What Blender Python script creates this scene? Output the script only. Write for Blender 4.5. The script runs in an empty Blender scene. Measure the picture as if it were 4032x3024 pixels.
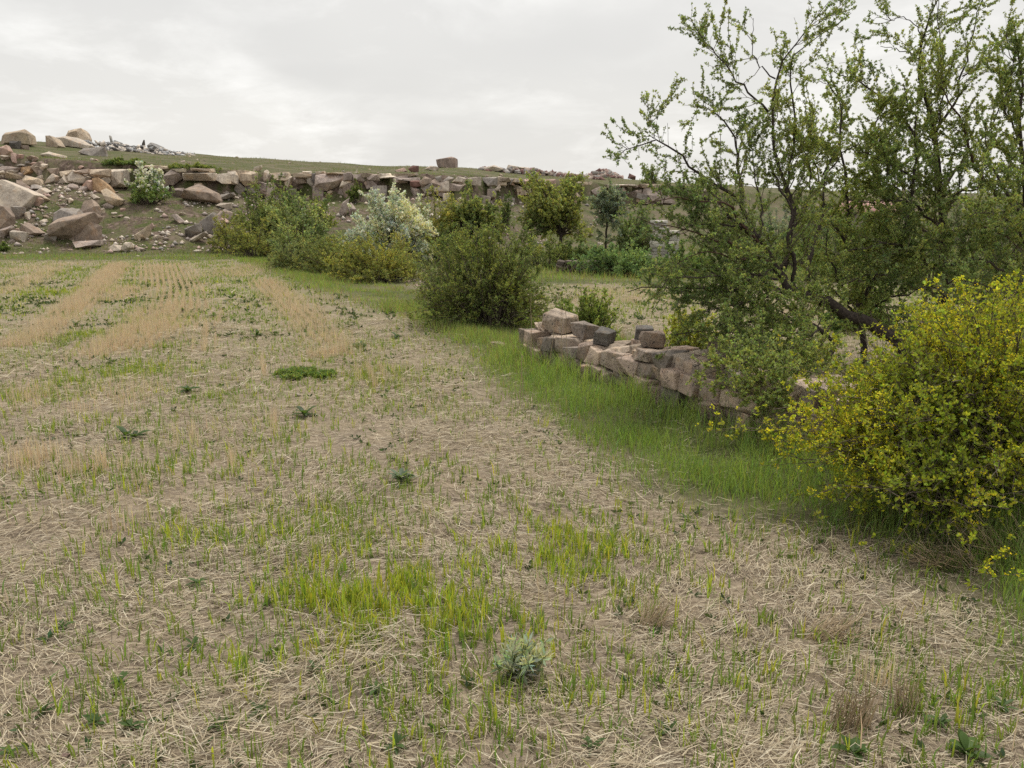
import bpy, bmesh, math, random
import numpy as np
from mathutils import Vector, noise

# ------------------------------------------------------------------ camera, sky, sun, exposure
SC = bpy.context.scene
COL = SC.collection
F_PX, CX, CY, W_PX = 3000.0, 2016.0, 1512.0, 4032.0
CAM_H = 1.6
PITCH = math.radians(12.3)
SUN_AZ, SUN_EL = math.radians(22), math.radians(66)

cam_d = bpy.data.cameras.new('camera')
cam_d.sensor_width = 36.0
cam_d.lens = 36.0 * F_PX / W_PX
cam_d.clip_start = 0.05
cam_d.clip_end = 6000
cam = bpy.data.objects.new('camera', cam_d)
COL.objects.link(cam)
cam.location = (0, 0, CAM_H)
cam.rotation_euler = (math.pi / 2 - PITCH, 0, 0)
SC.camera = cam

SC.view_settings.view_transform = 'Standard'
SC.view_settings.look = 'None'
SC.view_settings.exposure = 1.0
SC.view_settings.gamma = 1.0
SC.view_settings.use_curve_mapping = False
SC.cycles.max_bounces = 6
SC.cycles.diffuse_bounces = 4
SC.cycles.glossy_bounces = 1
SC.cycles.transmission_bounces = 3
SC.cycles.use_denoising = False
SC.render.film_transparent = False

sun_dir = Vector((math.sin(SUN_AZ) * math.cos(SUN_EL), math.cos(SUN_AZ) * math.cos(SUN_EL), math.sin(SUN_EL)))
sun_d = bpy.data.lights.new('sun', 'SUN')
sun_d.energy = 1.5
sun_d.angle = math.radians(16)
sun_d.color = (1.0, 0.95, 0.87)
sun = bpy.data.objects.new('sun', sun_d)
COL.objects.link(sun)
sun.location = (0, 0, 60)
sun.rotation_euler = sun_dir.to_track_quat('Z', 'Y').to_euler()


class NT:
    """tiny node-tree helper"""
    def __init__(s, tree):
        s.t = tree
        tree.nodes.clear()

    def n(s, typ, ins=None, **kw):
        nd = s.t.nodes.new(typ)
        for k, v in kw.items():
            setattr(nd, k, v)
        for k, v in (ins or {}).items():
            sock = nd.inputs[k]
            if isinstance(v, bpy.types.NodeSocket):
                s.t.links.new(v, sock)
            else:
                sock.default_value = v
        return nd

    def math(s, op, a, b=0.0, clamp=False):
        nd = s.n('ShaderNodeMath', {0: a, 1: b}, operation=op)
        nd.use_clamp = clamp
        return nd.outputs[0]

    def mix(s, fac, a, b, blend='MIX'):
        nd = s.t.nodes.new('ShaderNodeMix')
        nd.data_type = 'RGBA'
        nd.blend_type = blend
        for i, v in ((0, fac), (6, a), (7, b)):
            if isinstance(v, bpy.types.NodeSocket):
                s.t.links.new(v, nd.inputs[i])
            else:
                nd.inputs[i].default_value = v if i == 0 else (tuple(v) + (1,))[:4]
        return nd.outputs[2]

    def ramp(s, fac, stops):
        nd = s.t.nodes.new('ShaderNodeValToRGB')
        s.t.links.new(fac, nd.inputs[0])
        el = nd.color_ramp.elements
        while len(el) < len(stops):
            el.new(0.5)
        for e, (p, c) in zip(el, stops):
            e.position = p
            e.color = (tuple(c) + (1,))[:4] if not isinstance(c, (int, float)) else (c, c, c, 1)
        return nd.outputs[0]

    def noise(s, vec, scale, detail=4, rough=0.55, dist=0.0):
        nd = s.n('ShaderNodeTexNoise', {'Scale': scale, 'Detail': detail, 'Roughness': rough, 'Distortion': dist})
        if vec is not None:
            s.t.links.new(vec, nd.inputs['Vector'])
        return nd.outputs[0]


world = bpy.data.worlds.new('World')
SC.world = world
world.use_nodes = True
wt = NT(world.node_tree)
sky = wt.n('ShaderNodeTexSky', sky_type='NISHITA')
sky.sun_disc = False
sky.sun_elevation = SUN_EL
sky.sun_rotation = SUN_AZ
sky.air_density = 1.5
sky.dust_density = 4.0
skyc = wt.n('ShaderNodeVectorMath', {0: sky.outputs[0], 'Scale': 0.055}, operation='SCALE').outputs[0]
tc = wt.n('ShaderNodeTexCoord')
sep = wt.n('ShaderNodeSeparateXYZ', {0: tc.outputs['Generated']})
den = wt.math('ADD', wt.math('MAXIMUM', sep.outputs[2], 0.0), 0.22)
cu = wt.math('DIVIDE', sep.outputs[0], den)
cv = wt.math('DIVIDE', sep.outputs[1], den)
cvec = wt.n('ShaderNodeCombineXYZ', {0: cu, 1: cv, 2: 0.35}).outputs[0]
big = wt.noise(cvec, 0.9, 3, 0.5, 0.2)
wisp = wt.noise(cvec, 2.3, 8, 0.62, 0.25)
cl1 = wt.ramp(big, [(0.3, (0.395, 0.389, 0.378)), (0.7, (0.458, 0.449, 0.43))])
wf = wt.math('MULTIPLY', wt.ramp(wisp, [(0.46, 0.0), (0.7, 1.0)]), wt.ramp(big, [(0.36, 0.0), (0.56, 1.0)]))
cl2 = wt.mix(wf, cl1, (0.56, 0.553, 0.535))
# thin cloud glows warm toward the hidden sun
sd = wt.n('ShaderNodeVectorMath', {0: tc.outputs['Generated'], 1: tuple(sun_dir)}, operation='DOT_PRODUCT').outputs[1]
gl = wt.math('MULTIPLY', wt.math('POWER', wt.math('MAXIMUM', sd, 0.0), 5.0), 0.22)
cl3 = wt.mix(gl, cl2, (0.72, 0.69, 0.63))
allc = wt.mix(0.9, skyc, cl3)
bg = wt.n('ShaderNodeBackground', {'Color': allc, 'Strength': 1.0})
wo = wt.n('ShaderNodeOutputWorld', {'Surface': bg.outputs[0]})

# ------------------------------------------------------------------ helpers
SP, CP = math.sin(PITCH), math.cos(PITCH)
RNG = np.random.default_rng(7)
random.seed(7)


def ray(px, py):
    u, v = px - CX, CY - py
    return np.array([u, v * SP + F_PX * CP, v * CP - F_PX * SP])


def at(px, py, Y):
    """point on the sight line of a pixel at forward distance Y metres"""
    d = ray(px, py)
    return np.array([0, 0, CAM_H]) + d * (Y / d[1])


def sstep(x):
    x = np.clip(x, 0, 1)
    return x * x * (3 - 2 * x)


def vnoise(x, y, s=1.0, seed=0):
    """cheap smooth value noise 0..1, vectorised"""
    x = np.asarray(x, float) / s + seed * 17.3
    y = np.asarray(y, float) / s + seed * 9.1
    xi, yi = np.floor(x), np.floor(y)
    fx, fy = sstep(x - xi), sstep(y - yi)

    def h(a, b):
        v = np.sin(a * 127.1 + b * 311.7) * 43758.5453
        return v - np.floor(v)
    return (h(xi, yi) * (1 - fx) + h(xi + 1, yi) * fx) * (1 - fy) + (h(xi, yi + 1) * (1 - fx) + h(xi + 1, yi + 1) * fx) * fy


def fbm(x, y, s=1.0, seed=0, o=3):
    r = 0; a = 0.5; t = 0
    for k in range(o):
        r = r + a * vnoise(x, y, s / 2 ** k, seed + k); t += a; a *= 0.5
    return r / t


def cliff_y(x):
    return 44 + np.clip(x + 5, 0, 60) * 0.85 + 0.9 * np.sin(x * 0.35) + 0.5 * np.sin(x * 0.9 + 1) - np.clip(-23 - x, 0, 12) * 0.35


def edge_z(x):
    return np.interp(x, [-60, -40, -24, -13, 0, 14, 40, 90], [5.5, 5.2, 4.7, 4.1, 4.0, 3.95, 3.3, 2.6])


def tz(x, y):
    """terrain height"""
    x = np.asarray(x, float); y = np.asarray(y, float)
    yc = cliff_y(x); ze = edge_z(x)
    zb = ze - np.interp(x, [-40, -22, -14, 8, 18, 40], [1.4, 1.4, 1.5, 1.5, 1.2, 0.1])
    s = np.clip((y - (yc - 9.5)) / 9.5, 0, 1)
    z = zb * (0.35 * s + 0.65 * sstep(s))
    z = z + 0.34 * (fbm(x, y, 2.4, 3) - 0.5) * sstep(s * 3) * (y < yc + 3)
    z = z + (ze - zb) * sstep((y - yc) / 0.9)
    zc = np.interp(x, [-52, -42, -26, -12, 0, 15, 60], [8.7, 8.5, 7.35, 6.7, 6.3, 6.1, 5.8])
    p = np.clip((y - yc - 0.9) / 34, 0, 1)
    z = z + (zc - ze) * p ** 0.95
    z = z + 0.16 * (fbm(x, y, 3.0, 9) - 0.5) * (p > 0) * (1 - 0.6 * p)
    z = z - 4.0 * sstep((y - yc - 38) / 160)
    fl = 1 - sstep(s * 4)
    z = z + 0.05 * (fbm(x, y, 1.6, 5) - 0.5) * fl + 0.022 * (vnoise(x, y, 0.33, 2) - 0.5) * fl
    # bank of soil along the dry stone wall
    wd = wall_d(x, y)
    z = z + 0.06 * np.exp(-(wd / 0.55) ** 2) * (y > 2.0) * (y < 30)
    return z


def wall_x(y):
    return 1.94 - 0.52 * (y - 5.69)


def wall_d(x, y):
    """signed distance from the wall line, negative on the field side"""
    return (x - wall_x(y)) / math.sqrt(1 + 0.52 ** 2)


def ground(px, py):
    """where the sight line of a pixel meets the terrain"""
    d = ray(px, py); d = d / d[1]
    t = np.concatenate([np.arange(1.2, 12, 0.02), np.arange(12, 120, 0.06)])
    P = np.array([0, 0, CAM_H]) + t[:, None] * d
    below = np.nonzero(P[:, 2] <= tz(P[:, 0], P[:, 1]))[0]
    if len(below) == 0:
        dz = P[:, 2] - tz(P[:, 0], P[:, 1])
        i = 300 + int(np.argmin(dz[300:]))
    else:
        i = below[0]
    p = P[i].copy(); p[2] = float(tz(p[0], p[1]))
    return p


def build(name, V, quads=None, tris=None, mat=None, col=None, parent=None, smooth=False, origin=None):
    V = np.asarray(V, np.float32).reshape(-1, 3)
    if origin is not None:
        V = V - np.asarray(origin, np.float32)
    q = np.zeros((0, 4), np.int32) if quads is None else np.asarray(quads, np.int32).reshape(-1, 4)
    t = np.zeros((0, 3), np.int32) if tris is None else np.asarray(tris, np.int32).reshape(-1, 3)
    me = bpy.data.meshes.new(name)
    me.vertices.add(len(V)); me.vertices.foreach_set('co', V.ravel())
    nl = len(q) * 4 + len(t) * 3
    me.loops.add(nl)
    me.loops.foreach_set('vertex_index', np.concatenate([q.ravel(), t.ravel()]).astype(np.int32))
    me.polygons.add(len(q) + len(t))
    starts = np.concatenate([np.arange(len(q)) * 4, len(q) * 4 + np.arange(len(t)) * 3]).astype(np.int32)
    me.polygons.foreach_set('loop_start', starts)
    if smooth:
        me.polygons.foreach_set('use_smooth', np.ones(len(starts), bool))
    if col is not None:
        a = me.attributes.new('col', 'FLOAT_COLOR', 'POINT')
        c = np.ones((len(V), 4), np.float32); c[:, :3] = col
        a.data.foreach_set('color', c.ravel())
    me.update(calc_edges=True)
    if mat is not None:
        me.materials.append(mat)
    o = bpy.data.objects.new(name, me)
    COL.objects.link(o)
    if parent is not None:
        o.parent = parent
    elif origin is not None:
        o.location = tuple(float(a) for a in origin)
    return o


def tag(o, label=None, cat=None, group=None, kind=None):
    if label: o['label'] = label
    if cat: o['category'] = cat
    if group: o['group'] = group
    if kind: o['kind'] = kind
    return o


def thing(name, label, cat, loc, group=None):
    o = bpy.data.objects.new(name, None)
    o.empty_display_size = 0.1
    COL.objects.link(o)
    o.location = tuple(float(a) for a in loc)
    return tag(o, label, cat, group)


def nrm(v):
    return v / (np.linalg.norm(v, axis=-1, keepdims=True) + 1e-9)


class Geo:
    """collects vertices, quads, tris and colours"""
    def __init__(s):
        s.V, s.Q, s.T, s.C, s.n = [], [], [], [], 0

    def add(s, V, Q=None, T=None, C=None):
        V = np.asarray(V).reshape(-1, 3)
        if len(V) == 0:
            return
        s.V.append(V)
        if Q is not None: s.Q.append(np.asarray(Q).reshape(-1, 4) + s.n)
        if T is not None: s.T.append(np.asarray(T).reshape(-1, 3) + s.n)
        s.C.append(np.broadcast_to(np.asarray(C if C is not None else (0.5, 0.5, 0.5)), V.shape))
        s.n += len(V)

    def obj(s, name, mat, parent=None, origin=None, smooth=False):
        return build(name, np.concatenate(s.V), np.concatenate(s.Q) if s.Q else None, np.concatenate(s.T) if s.T else None,
                     mat, np.concatenate(s.C), parent, smooth, origin)


def resample(poly, m):
    p = np.asarray(poly, float)
    d = np.concatenate([[0], np.cumsum(np.linalg.norm(np.diff(p, axis=0), axis=1))])
    t = np.linspace(0, d[-1], m)
    return np.stack([np.interp(t, d, p[:, k]) for k in range(3)], 1)


def tubes(P, R, k=3):
    n, m, _ = P.shape
    T = nrm(np.gradient(P, axis=1))
    mean = nrm(T.mean(axis=1))
    ref = np.where(np.abs(mean[:, 2:3]) < 0.75, np.array([[0, 0, 1.0]]), np.array([[1.0, 0, 0]]))[:, None, :]
    U = nrm(np.cross(T, np.broadcast_to(ref, T.shape)))
    Wv = np.cross(T, U)
    a = np.arange(k) * 2 * math.pi / k
    V = P[:, :, None, :] + R[:, :, None, None] * (np.cos(a)[None, None, :, None] * U[:, :, None, :] + np.sin(a)[None, None, :, None] * Wv[:, :, None, :])
    i = np.arange(n)[:, None, None] * m * k
    j = np.arange(m - 1)[None, :, None] * k
    b = np.arange(k)[None, None, :]; b2 = (b + 1) % k
    Q = np.stack([i + j + b, i + j + b2, i + j + k + b2, i + j + k + b], -1)
    return V.reshape(-1, 3), Q.reshape(-1, 4)


def along(P, idx, t):
    """points and tangents at parameter t of polylines idx"""
    m = P.shape[1]
    f = t * (m - 1); i = np.clip(f.astype(int), 0, m - 2); w = (f - i)[:, None]
    a, b = P[idx, i], P[idx, i + 1]
    return a * (1 - w) + b * w, nrm(b - a)


def sprout(rng, P, R, per_m, t0, t1, L, ang, up, wob, m=5, rk=0.6, rmin=0.0012, maxn=None):
    """side shoots off a set of branches"""
    ln = np.linalg.norm(np.diff(P, axis=1), axis=2).sum(1)
    cnt = rng.poisson(ln * per_m)
    idx = np.repeat(np.arange(len(P)), cnt)
    if maxn and len(idx) > maxn:
        idx = rng.choice(idx, maxn, replace=False)
    n = len(idx)
    t = rng.uniform(t0, t1, n)
    pos, tan = along(P, idx, t)
    perp = nrm(np.cross(tan, rng.normal(size=(n, 3))))
    an = rng.uniform(ang[0], ang[1], n)[:, None]
    d = nrm(tan * np.cos(an) + perp * np.sin(an) + np.array([0, 0, up]) + rng.normal(size=(n, 3)) * 0.08)
    le = (rng.uniform(L[0], L[1], n) * (1.15 - 0.6 * t))[:, None, None]
    s = np.linspace(0, 1, m)[None, :, None]
    bend = rng.normal(size=(n, 1, 3)) * wob + np.array([0, 0, up * 0.5])
    Pn = pos[:, None, :] + le * (s * d[:, None, :] + s * s * bend)
    jit = rng.normal(size=(n, m, 3)) * wob * 0.25 * le; jit[:, 0] = 0
    Pn = Pn + jit
    Ri, _ = along(np.stack([R, R, R], -1), idx, t)
    r0 = np.maximum(Ri[:, :1] * rk, rmin)
    Rn = np.maximum(r0 * (1 - 0.75 * s[:, :, 0]), rmin * 0.8)
    return Pn, Rn


def leaf_quads(rng, pos, d, L, Wd):
    """one folded diamond per leaf"""
    n = len(pos)
    side = nrm(np.cross(d, rng.normal(size=(n, 3))))
    nor = np.cross(side, d)
    L = L[:, None]; Wd = Wd[:, None]
    mid = pos + d * L * 0.55
    fold = nor * Wd * 0.25
    V = np.stack([pos, mid + side * Wd * 0.5 + fold, pos + d * L, mid - side * Wd * 0.5 + fold], 1).reshape(-1, 3)
    return V, np.arange(n * 4).reshape(-1, 4)


def leaf_tris(rng, pos, d, L, Wd):
    """one triangle per small leaf"""
    n = len(pos)
    side = nrm(np.cross(d, rng.normal(size=(n, 3)))) * (Wd * 0.6)[:, None]
    m = pos + d * (L * 0.3)[:, None]
    V = np.stack([m - side, m + side, pos + d * L[:, None]], 1).reshape(-1, 3)
    return V, np.arange(n * 3).reshape(-1, 3)


def leaf_colors(rng, n, base, var=0.25, hue=0.12, k=4, desat=0.18):
    c = np.asarray(base, float)[None, :]
    c = (c * (1 - desat) + desat * (c @ np.array([0.3, 0.6, 0.1]))[:, None]) * (1 + rng.normal(size=(n, 1)) * var)
    c = c * (1 + rng.normal(size=(n, 3)) * np.array([hue, hue * 0.4, hue]))
    return np.clip(np.repeat(c, k, axis=0), 0.005, 0.95)


def foliage(rng, geo, P, per_m, t0, t1, cl, size, base, spread=1.0, up=0.3, aspect=0.5, var=0.25, maxn=None, off=0.0, quad=False, desat=0.18):
    ln = np.linalg.norm(np.diff(P, axis=1), axis=2).sum(1)
    cnt = rng.poisson(ln * per_m)
    idx = np.repeat(np.arange(len(P)), cnt)
    if maxn and len(idx) > maxn:
        idx = rng.choice(idx, maxn, replace=False)
    t = rng.uniform(t0, t1, len(idx))
    pos, tan = along(P, idx, t)
    nc = len(pos)
    axis = nrm(tan * 0.4 + rng.normal(size=(nc, 3)) * 0.7 + np.array([0, 0, up]))
    tint = 1 + rng.normal(size=(nc, 1)) * var * 0.6 + 0.22 * (t[:, None] > 0.72)
    pv = fbm(pos[:, 0] + pos[:, 2] * 0.8, pos[:, 1] + pos[:, 2] * 0.6, 0.55, 12)[:, None]
    tint = tint * (0.72 + 0.56 * pv) * (1 + (pv - 0.5) * np.array([[0.55, 0.25, -0.3]]))
    pos = np.repeat(pos, cl, axis=0); axis = np.repeat(axis, cl, axis=0)
    n = len(pos)
    d = nrm(axis * 0.7 + rng.normal(size=(n, 3)) * 0.62 * spread + np.array([0, 0, up * 0.4]))
    Ls = rng.uniform(0.65, 1.25, n) * size
    k = 4 if quad else 3
    fn = leaf_quads if quad else leaf_tris
    V, Fc = fn(rng, pos + d * Ls[:, None] * off, d, Ls, Ls * aspect * rng.uniform(0.8, 1.25, n))
    C = leaf_colors(rng, n, np.asarray(base) * LEAF_GAIN, var * 0.7, 0.12, k, desat) * np.repeat(np.repeat(tint, cl, axis=0), k, axis=0)
    C = np.clip(C, 0.004, 0.95)
    if quad:
        geo.add(V, Q=Fc, C=C)
    else:
        geo.add(V, T=Fc, C=C)


LEAF_GAIN = 2.55      # half of a leaf's colour is reflected, half passes through


# ------------------------------------------------------------------ materials
def mat_new(name):
    m = bpy.data.materials.new(name)
    m.use_nodes = True
    return m, NT(m.node_tree)


def leaf_mat(name, trans=0.35, rough=0.55, spec=0.3, tcol=(1.12, 1.06, 0.6)):
    m, t = mat_new(name)
    a = t.n('ShaderNodeAttribute', attribute_name='col').outputs[0]
    p = t.n('ShaderNodeBsdfPrincipled', {'Base Color': a, 'Roughness': rough, 'Specular IOR Level': spec})
    tr = t.n('ShaderNodeBsdfTranslucent', {'Color': t.mix(1.0, a, tcol, 'MULTIPLY')})
    mx = t.n('ShaderNodeMixShader', {0: trans, 1: p.outputs[0], 2: tr.outputs[0]})
    t.n('ShaderNodeOutputMaterial', {0: mx.outputs[0]})
    return m


def flat_mat(name, rough=0.8, spec=0.2, trans=0.0):
    m, t = mat_new(name)
    a = t.n('ShaderNodeAttribute', attribute_name='col').outputs[0]
    p = t.n('ShaderNodeBsdfPrincipled', {'Base Color': a, 'Roughness': rough, 'Specular IOR Level': spec})
    t.n('ShaderNodeOutputMaterial', {0: p.outputs[0]})
    return m


def bark_mat(name, c1, c2, scale=40):
    m, t = mat_new(name)
    g = t.n('ShaderNodeTexCoord').outputs['Object']
    n1 = t.noise(g, scale, 5, 0.6)
    c = t.ramp(n1, [(0.3, c1), (0.7, c2)])
    b = t.n('ShaderNodeBump', {'Strength': 0.6, 'Distance': 0.01, 'Height': n1})
    p = t.n('ShaderNodeBsdfPrincipled', {'Base Color': c, 'Roughness': 0.9, 'Specular IOR Level': 0.15, 'Normal': b.outputs[0]})
    t.n('ShaderNodeOutputMaterial', {0: p.outputs[0]})
    return m


def rock_mat(name, scale=1.0, lichen=0.0, streak=0.0, bump=0.7):
    m, t = mat_new(name)
    tcn = t.n('ShaderNodeTexCoord')
    g = tcn.outputs['Object']
    oi = t.n('ShaderNodeObjectInfo')
    rnd = t.n('ShaderNodeVectorMath', {0: g, 1: t.n('ShaderNodeCombineXYZ', {0: t.math('MULTIPLY', oi.outputs['Random'], 50.0), 1: 3.0, 2: 1.0}).outputs[0]}, operation='ADD').outputs[0]
    n1 = t.noise(rnd, 1.6 * scale, 6, 0.62, 0.3)
    n2 = t.noise(rnd, 9.0 * scale, 6, 0.68)
    n3 = t.noise(rnd, 34.0 * scale, 3, 0.6)
    c = t.mix(1.0, oi.outputs['Color'], t.ramp(n1, [(0.28, (0.62, 0.58, 0.56)), (0.5, (1.0, 0.98, 0.95)), (0.72, (1.28, 1.22, 1.1))]), 'MULTIPLY')
    c = t.mix(1.0, c, t.ramp(n2, [(0.3, (0.66, 0.64, 0.63)), (0.55, (1.0, 1.0, 1.0)), (0.75, (1.18, 1.17, 1.15))]), 'MULTIPLY')
    # ochre weather staining
    st = t.math('MULTIPLY', t.ramp(t.noise(rnd, 3.1 * scale, 3, 0.5), [(0.56, 0.0), (0.68, 1.0)]), 0.35)
    c = t.mix(st, c, t.mix(1.0, c, (1.15, 0.86, 0.6), 'MULTIPLY'))
    if streak:
        mp = t.n('ShaderNodeMapping', {'Vector': rnd, 'Scale': (3.0, 3.0, 0.35)})
        sk = t.math('MULTIPLY', t.ramp(t.noise(mp.outputs[0], 2.2, 3, 0.6), [(0.52, 0.0), (0.7, 1.0)]), streak)
        c = t.mix(sk, c, t.mix(1.0, c, (0.52, 0.52, 0.54), 'MULTIPLY'))
    if lichen:
        lf = t.math('MULTIPLY', t.ramp(t.noise(rnd, 26 * scale, 4, 0.7), [(0.5, 0.0), (0.6, 1.0)]), t.ramp(t.noise(rnd, 4.0 * scale, 2), [(0.42, 0.0), (0.6, 1.0)]))
        c = t.mix(t.math('MULTIPLY', lf, lichen), c, (0.035, 0.035, 0.037))
        lw = t.math('MULTIPLY', t.ramp(t.noise(rnd, 15 * scale, 3, 0.6), [(0.64, 0.0), (0.7, 1.0)]), lichen * 0.8)
        c = t.mix(lw, c, (0.42, 0.42, 0.38))
    h = t.math('ADD', t.math('MULTIPLY', n2, 1.0), t.math('MULTIPLY', n3, 0.5))
    b = t.n('ShaderNodeBump', {'Strength': bump, 'Distance': 0.05 / scale, 'Height': h})
    p = t.n('ShaderNodeBsdfPrincipled', {'Base Color': c, 'Roughness': 0.92, 'Specular IOR Level': 0.15, 'Normal': b.outputs[0]})
    t.n('ShaderNodeOutputMaterial', {0: p.outputs[0]})
    return m


M_LEAF = leaf_mat('leaf', 0.5, 0.55, 0.25)
M_LEAF_FAR = leaf_mat('leaf_dense', 0.48, 0.7, 0.15)
M_GRASS = leaf_mat('grass_blade', 0.48, 0.5, 0.25, (1.1, 1.1, 0.45))
M_STRAW = leaf_mat('straw', 0.22, 0.7, 0.2, (1.0, 0.9, 0.7))
M_PETAL = leaf_mat('petal', 0.3, 0.6, 0.2, (1.0, 0.95, 0.6))
M_BARK = bark_mat('dark_bark', (0.028, 0.022, 0.02), (0.085, 0.068, 0.058))
M_BARK_RED = bark_mat('reddish_bark', (0.05, 0.03, 0.024), (0.12, 0.07, 0.052))
M_TWIG = bark_mat('grey_twig', (0.07, 0.055, 0.045), (0.2, 0.165, 0.135), 60)
M_ROCK = rock_mat('quarry_rock', 1.0, 0.25)
M_FACE = rock_mat('quarry_face_rock', 0.8, 0.15, 0.75)
M_STONE = rock_mat('wall_stone', 3.2, 1.0, 0.0, 1.0)
M_SMALL = rock_mat('rubble_rock', 2.5, 0.1)


# ------------------------------------------------------------------ terrain
def ground_mat():
    m, t = mat_new('earth_and_turf')
    a = t.n('ShaderNodeAttribute', attribute_name='mask')
    sp = t.n('ShaderNodeSeparateColor', {0: a.outputs[0]})
    straw_m, grass_m, rub_m = sp.outputs[0], sp.outputs[1], sp.outputs[2]
    g = t.n('ShaderNodeNewGeometry').outputs['Position']
    n_s = t.noise(g, 22.0, 6, 0.7)
    n_m = t.noise(g, 3.0, 5, 0.6)
    n_b = t.noise(g, 0.55, 4, 0.55)
    soil = t.ramp(n_s, [(0.28, (0.11, 0.086, 0.064)), (0.5, (0.25, 0.202, 0.156)), (0.75, (0.42, 0.35, 0.275))])
    soil = t.mix(1.0, soil, t.ramp(n_m, [(0.3, (0.75, 0.75, 0.75)), (0.7, (1.25, 1.2, 1.15))]), 'MULTIPLY')
    mp = t.n('ShaderNodeMapping', {'Vector': g, 'Scale': (14.0, 38.0, 14.0), 'Rotation': (0, 0, 0.3)})
    fib = t.noise(mp.outputs[0], 1.0, 6, 0.72, 1.2)
    strawc = t.ramp(fib, [(0.34, (0.10, 0.075, 0.05)), (0.48, (0.27, 0.22, 0.145)), (0.66, (0.49, 0.425, 0.305))])
    strawc = t.mix(t.math('MULTIPLY', t.ramp(n_m, [(0.42, 0.0), (0.6, 1.0)]), 0.65), strawc, (0.15, 0.17, 0.06))
    c = t.mix(straw_m, soil, strawc)
    grs = t.ramp(t.noise(g, 9.0, 6, 0.75), [(0.3, (0.03, 0.036, 0.014)), (0.5, (0.08, 0.092, 0.034)), (0.72, (0.17, 0.175, 0.075))])
    grs = t.mix(t.math('MULTIPLY', t.ramp(n_b, [(0.42, 0.0), (0.62, 1.0)]), 0.75), grs, (0.17, 0.145, 0.095))
    c = t.mix(grass_m, c, grs)
    rub = t.ramp(t.noise(g, 5.0, 7, 0.75), [(0.3, (0.045, 0.034, 0.027)), (0.5, (0.125, 0.092, 0.073)), (0.72, (0.32, 0.25, 0.205))])
    c = t.mix(t.math('MULTIPLY', rub_m, t.ramp(t.noise(g, 1.1, 5, 0.65), [(0.44, 0.0), (0.58, 1.0)])), c, rub)
    hh = t.math('ADD', t.math('MULTIPLY', n_s, 0.6), t.math('MULTIPLY', fib, 0.4))
    b = t.n('ShaderNodeBump', {'Strength': 0.8, 'Distance': 0.04, 'Height': hh})
    p = t.n('ShaderNodeBsdfPrincipled', {'Base Color': c, 'Roughness': 0.95, 'Specular IOR Level': 0.1, 'Normal': b.outputs[0]})
    t.n('ShaderNodeOutputMaterial', {0: p.outputs[0]})
    return m


EDGE = [(-10.5, 29.5), (-7.5, 23.5), (-5.1, 18.2), (-2.8, 14.0), (-1.3, 11.2), (-0.72, 9.6), (0.0, 6.8), (0.72, 4.4), (1.2, 3.85), (1.74, 3.62), (1.98, 3.35), (1.97, 3.0), (1.8, 2.55), (1.76, 2.3), (2.3, 1.6), (2.6, 0.5)]
_ey = np.array([e[1] for e in EDGE])[::-1]; _ex = np.array([e[0] for e in EDGE])[::-1]


def edge_x(y):
    return np.interp(y, _ey, _ex)


def masks(x, y):
    """straw stubble, turf and rubble shares of the ground"""
    wob = (fbm(x, y, 0.9, 21) - 0.5) * 0.7
    dv = x - edge_x(y) + wob * 0.6                       # >0: verge side
    verge = sstep((dv + 0.4) / 0.85)
    wd = wall_d(x, y)
    field2 = sstep((wd - 1.6) / 0.8) * sstep((19.5 + wob * 2 - y) / 1.5)
    far_edge = sstep((y - 28.3 - wob * 2) / 2.2)
    yc = cliff_y(x)
    slope = sstep((y - (yc - 9.5)) / 1.5) * (1 - sstep((y - yc - 0.8) / 0.6))
    grass = np.maximum(verge * (1 - field2), far_edge)
    straw = (1 - grass)
    rubble = slope * 0.55 * sstep((-2 - x + 6) / 6.0) + slope * 0.5 + 0.35 * sstep((y - yc - 1) / 1.0)
    return straw, np.clip(grass, 0, 1), np.clip(rubble, 0, 1)


def terrain():
    xs = np.concatenate([-np.geomspace(2500, 62, 14), np.arange(-60, -16, 0.5), np.arange(-16, 16, 0.28), np.arange(16, 60, 0.5), np.geomspace(62, 2500, 14)])
    ys = np.concatenate([-np.geomspace(2500, 12, 12), np.arange(-10, 0, 1.0), np.arange(0, 14, 0.2), np.arange(14, 33, 0.5), np.arange(33, 66, 0.35), np.arange(66, 125, 1.0), np.geomspace(126, 3500, 16)])
    X, Y = np.meshgrid(xs, ys)
    Z = tz(X, Y)
    nx, ny = len(xs), len(ys)
    i = (np.arange(ny - 1)[:, None] * nx + np.arange(nx - 1)[None, :]).ravel()
    Q = np.stack([i, i + 1, i + nx + 1, i + nx], 1)
    o = build('ground', np.stack([X, Y, Z], -1).reshape(-1, 3), Q, None, ground_mat(), None, None, True)
    s, g, r = masks(X, Y)
    a = o.data.attributes.new('mask', 'FLOAT_COLOR', 'POINT')
    c = np.ones((nx * ny, 4), np.float32)
    c[:, 0] = (s * np.interp(Y, [4, 16], [0.12, 0.7])).ravel(); c[:, 1] = g.ravel(); c[:, 2] = r.ravel()
    a.data.foreach_set('color', c.ravel())
    tag(o, 'stubble field rising to a turfed quarry hill', None, None, 'structure')


terrain()

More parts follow.
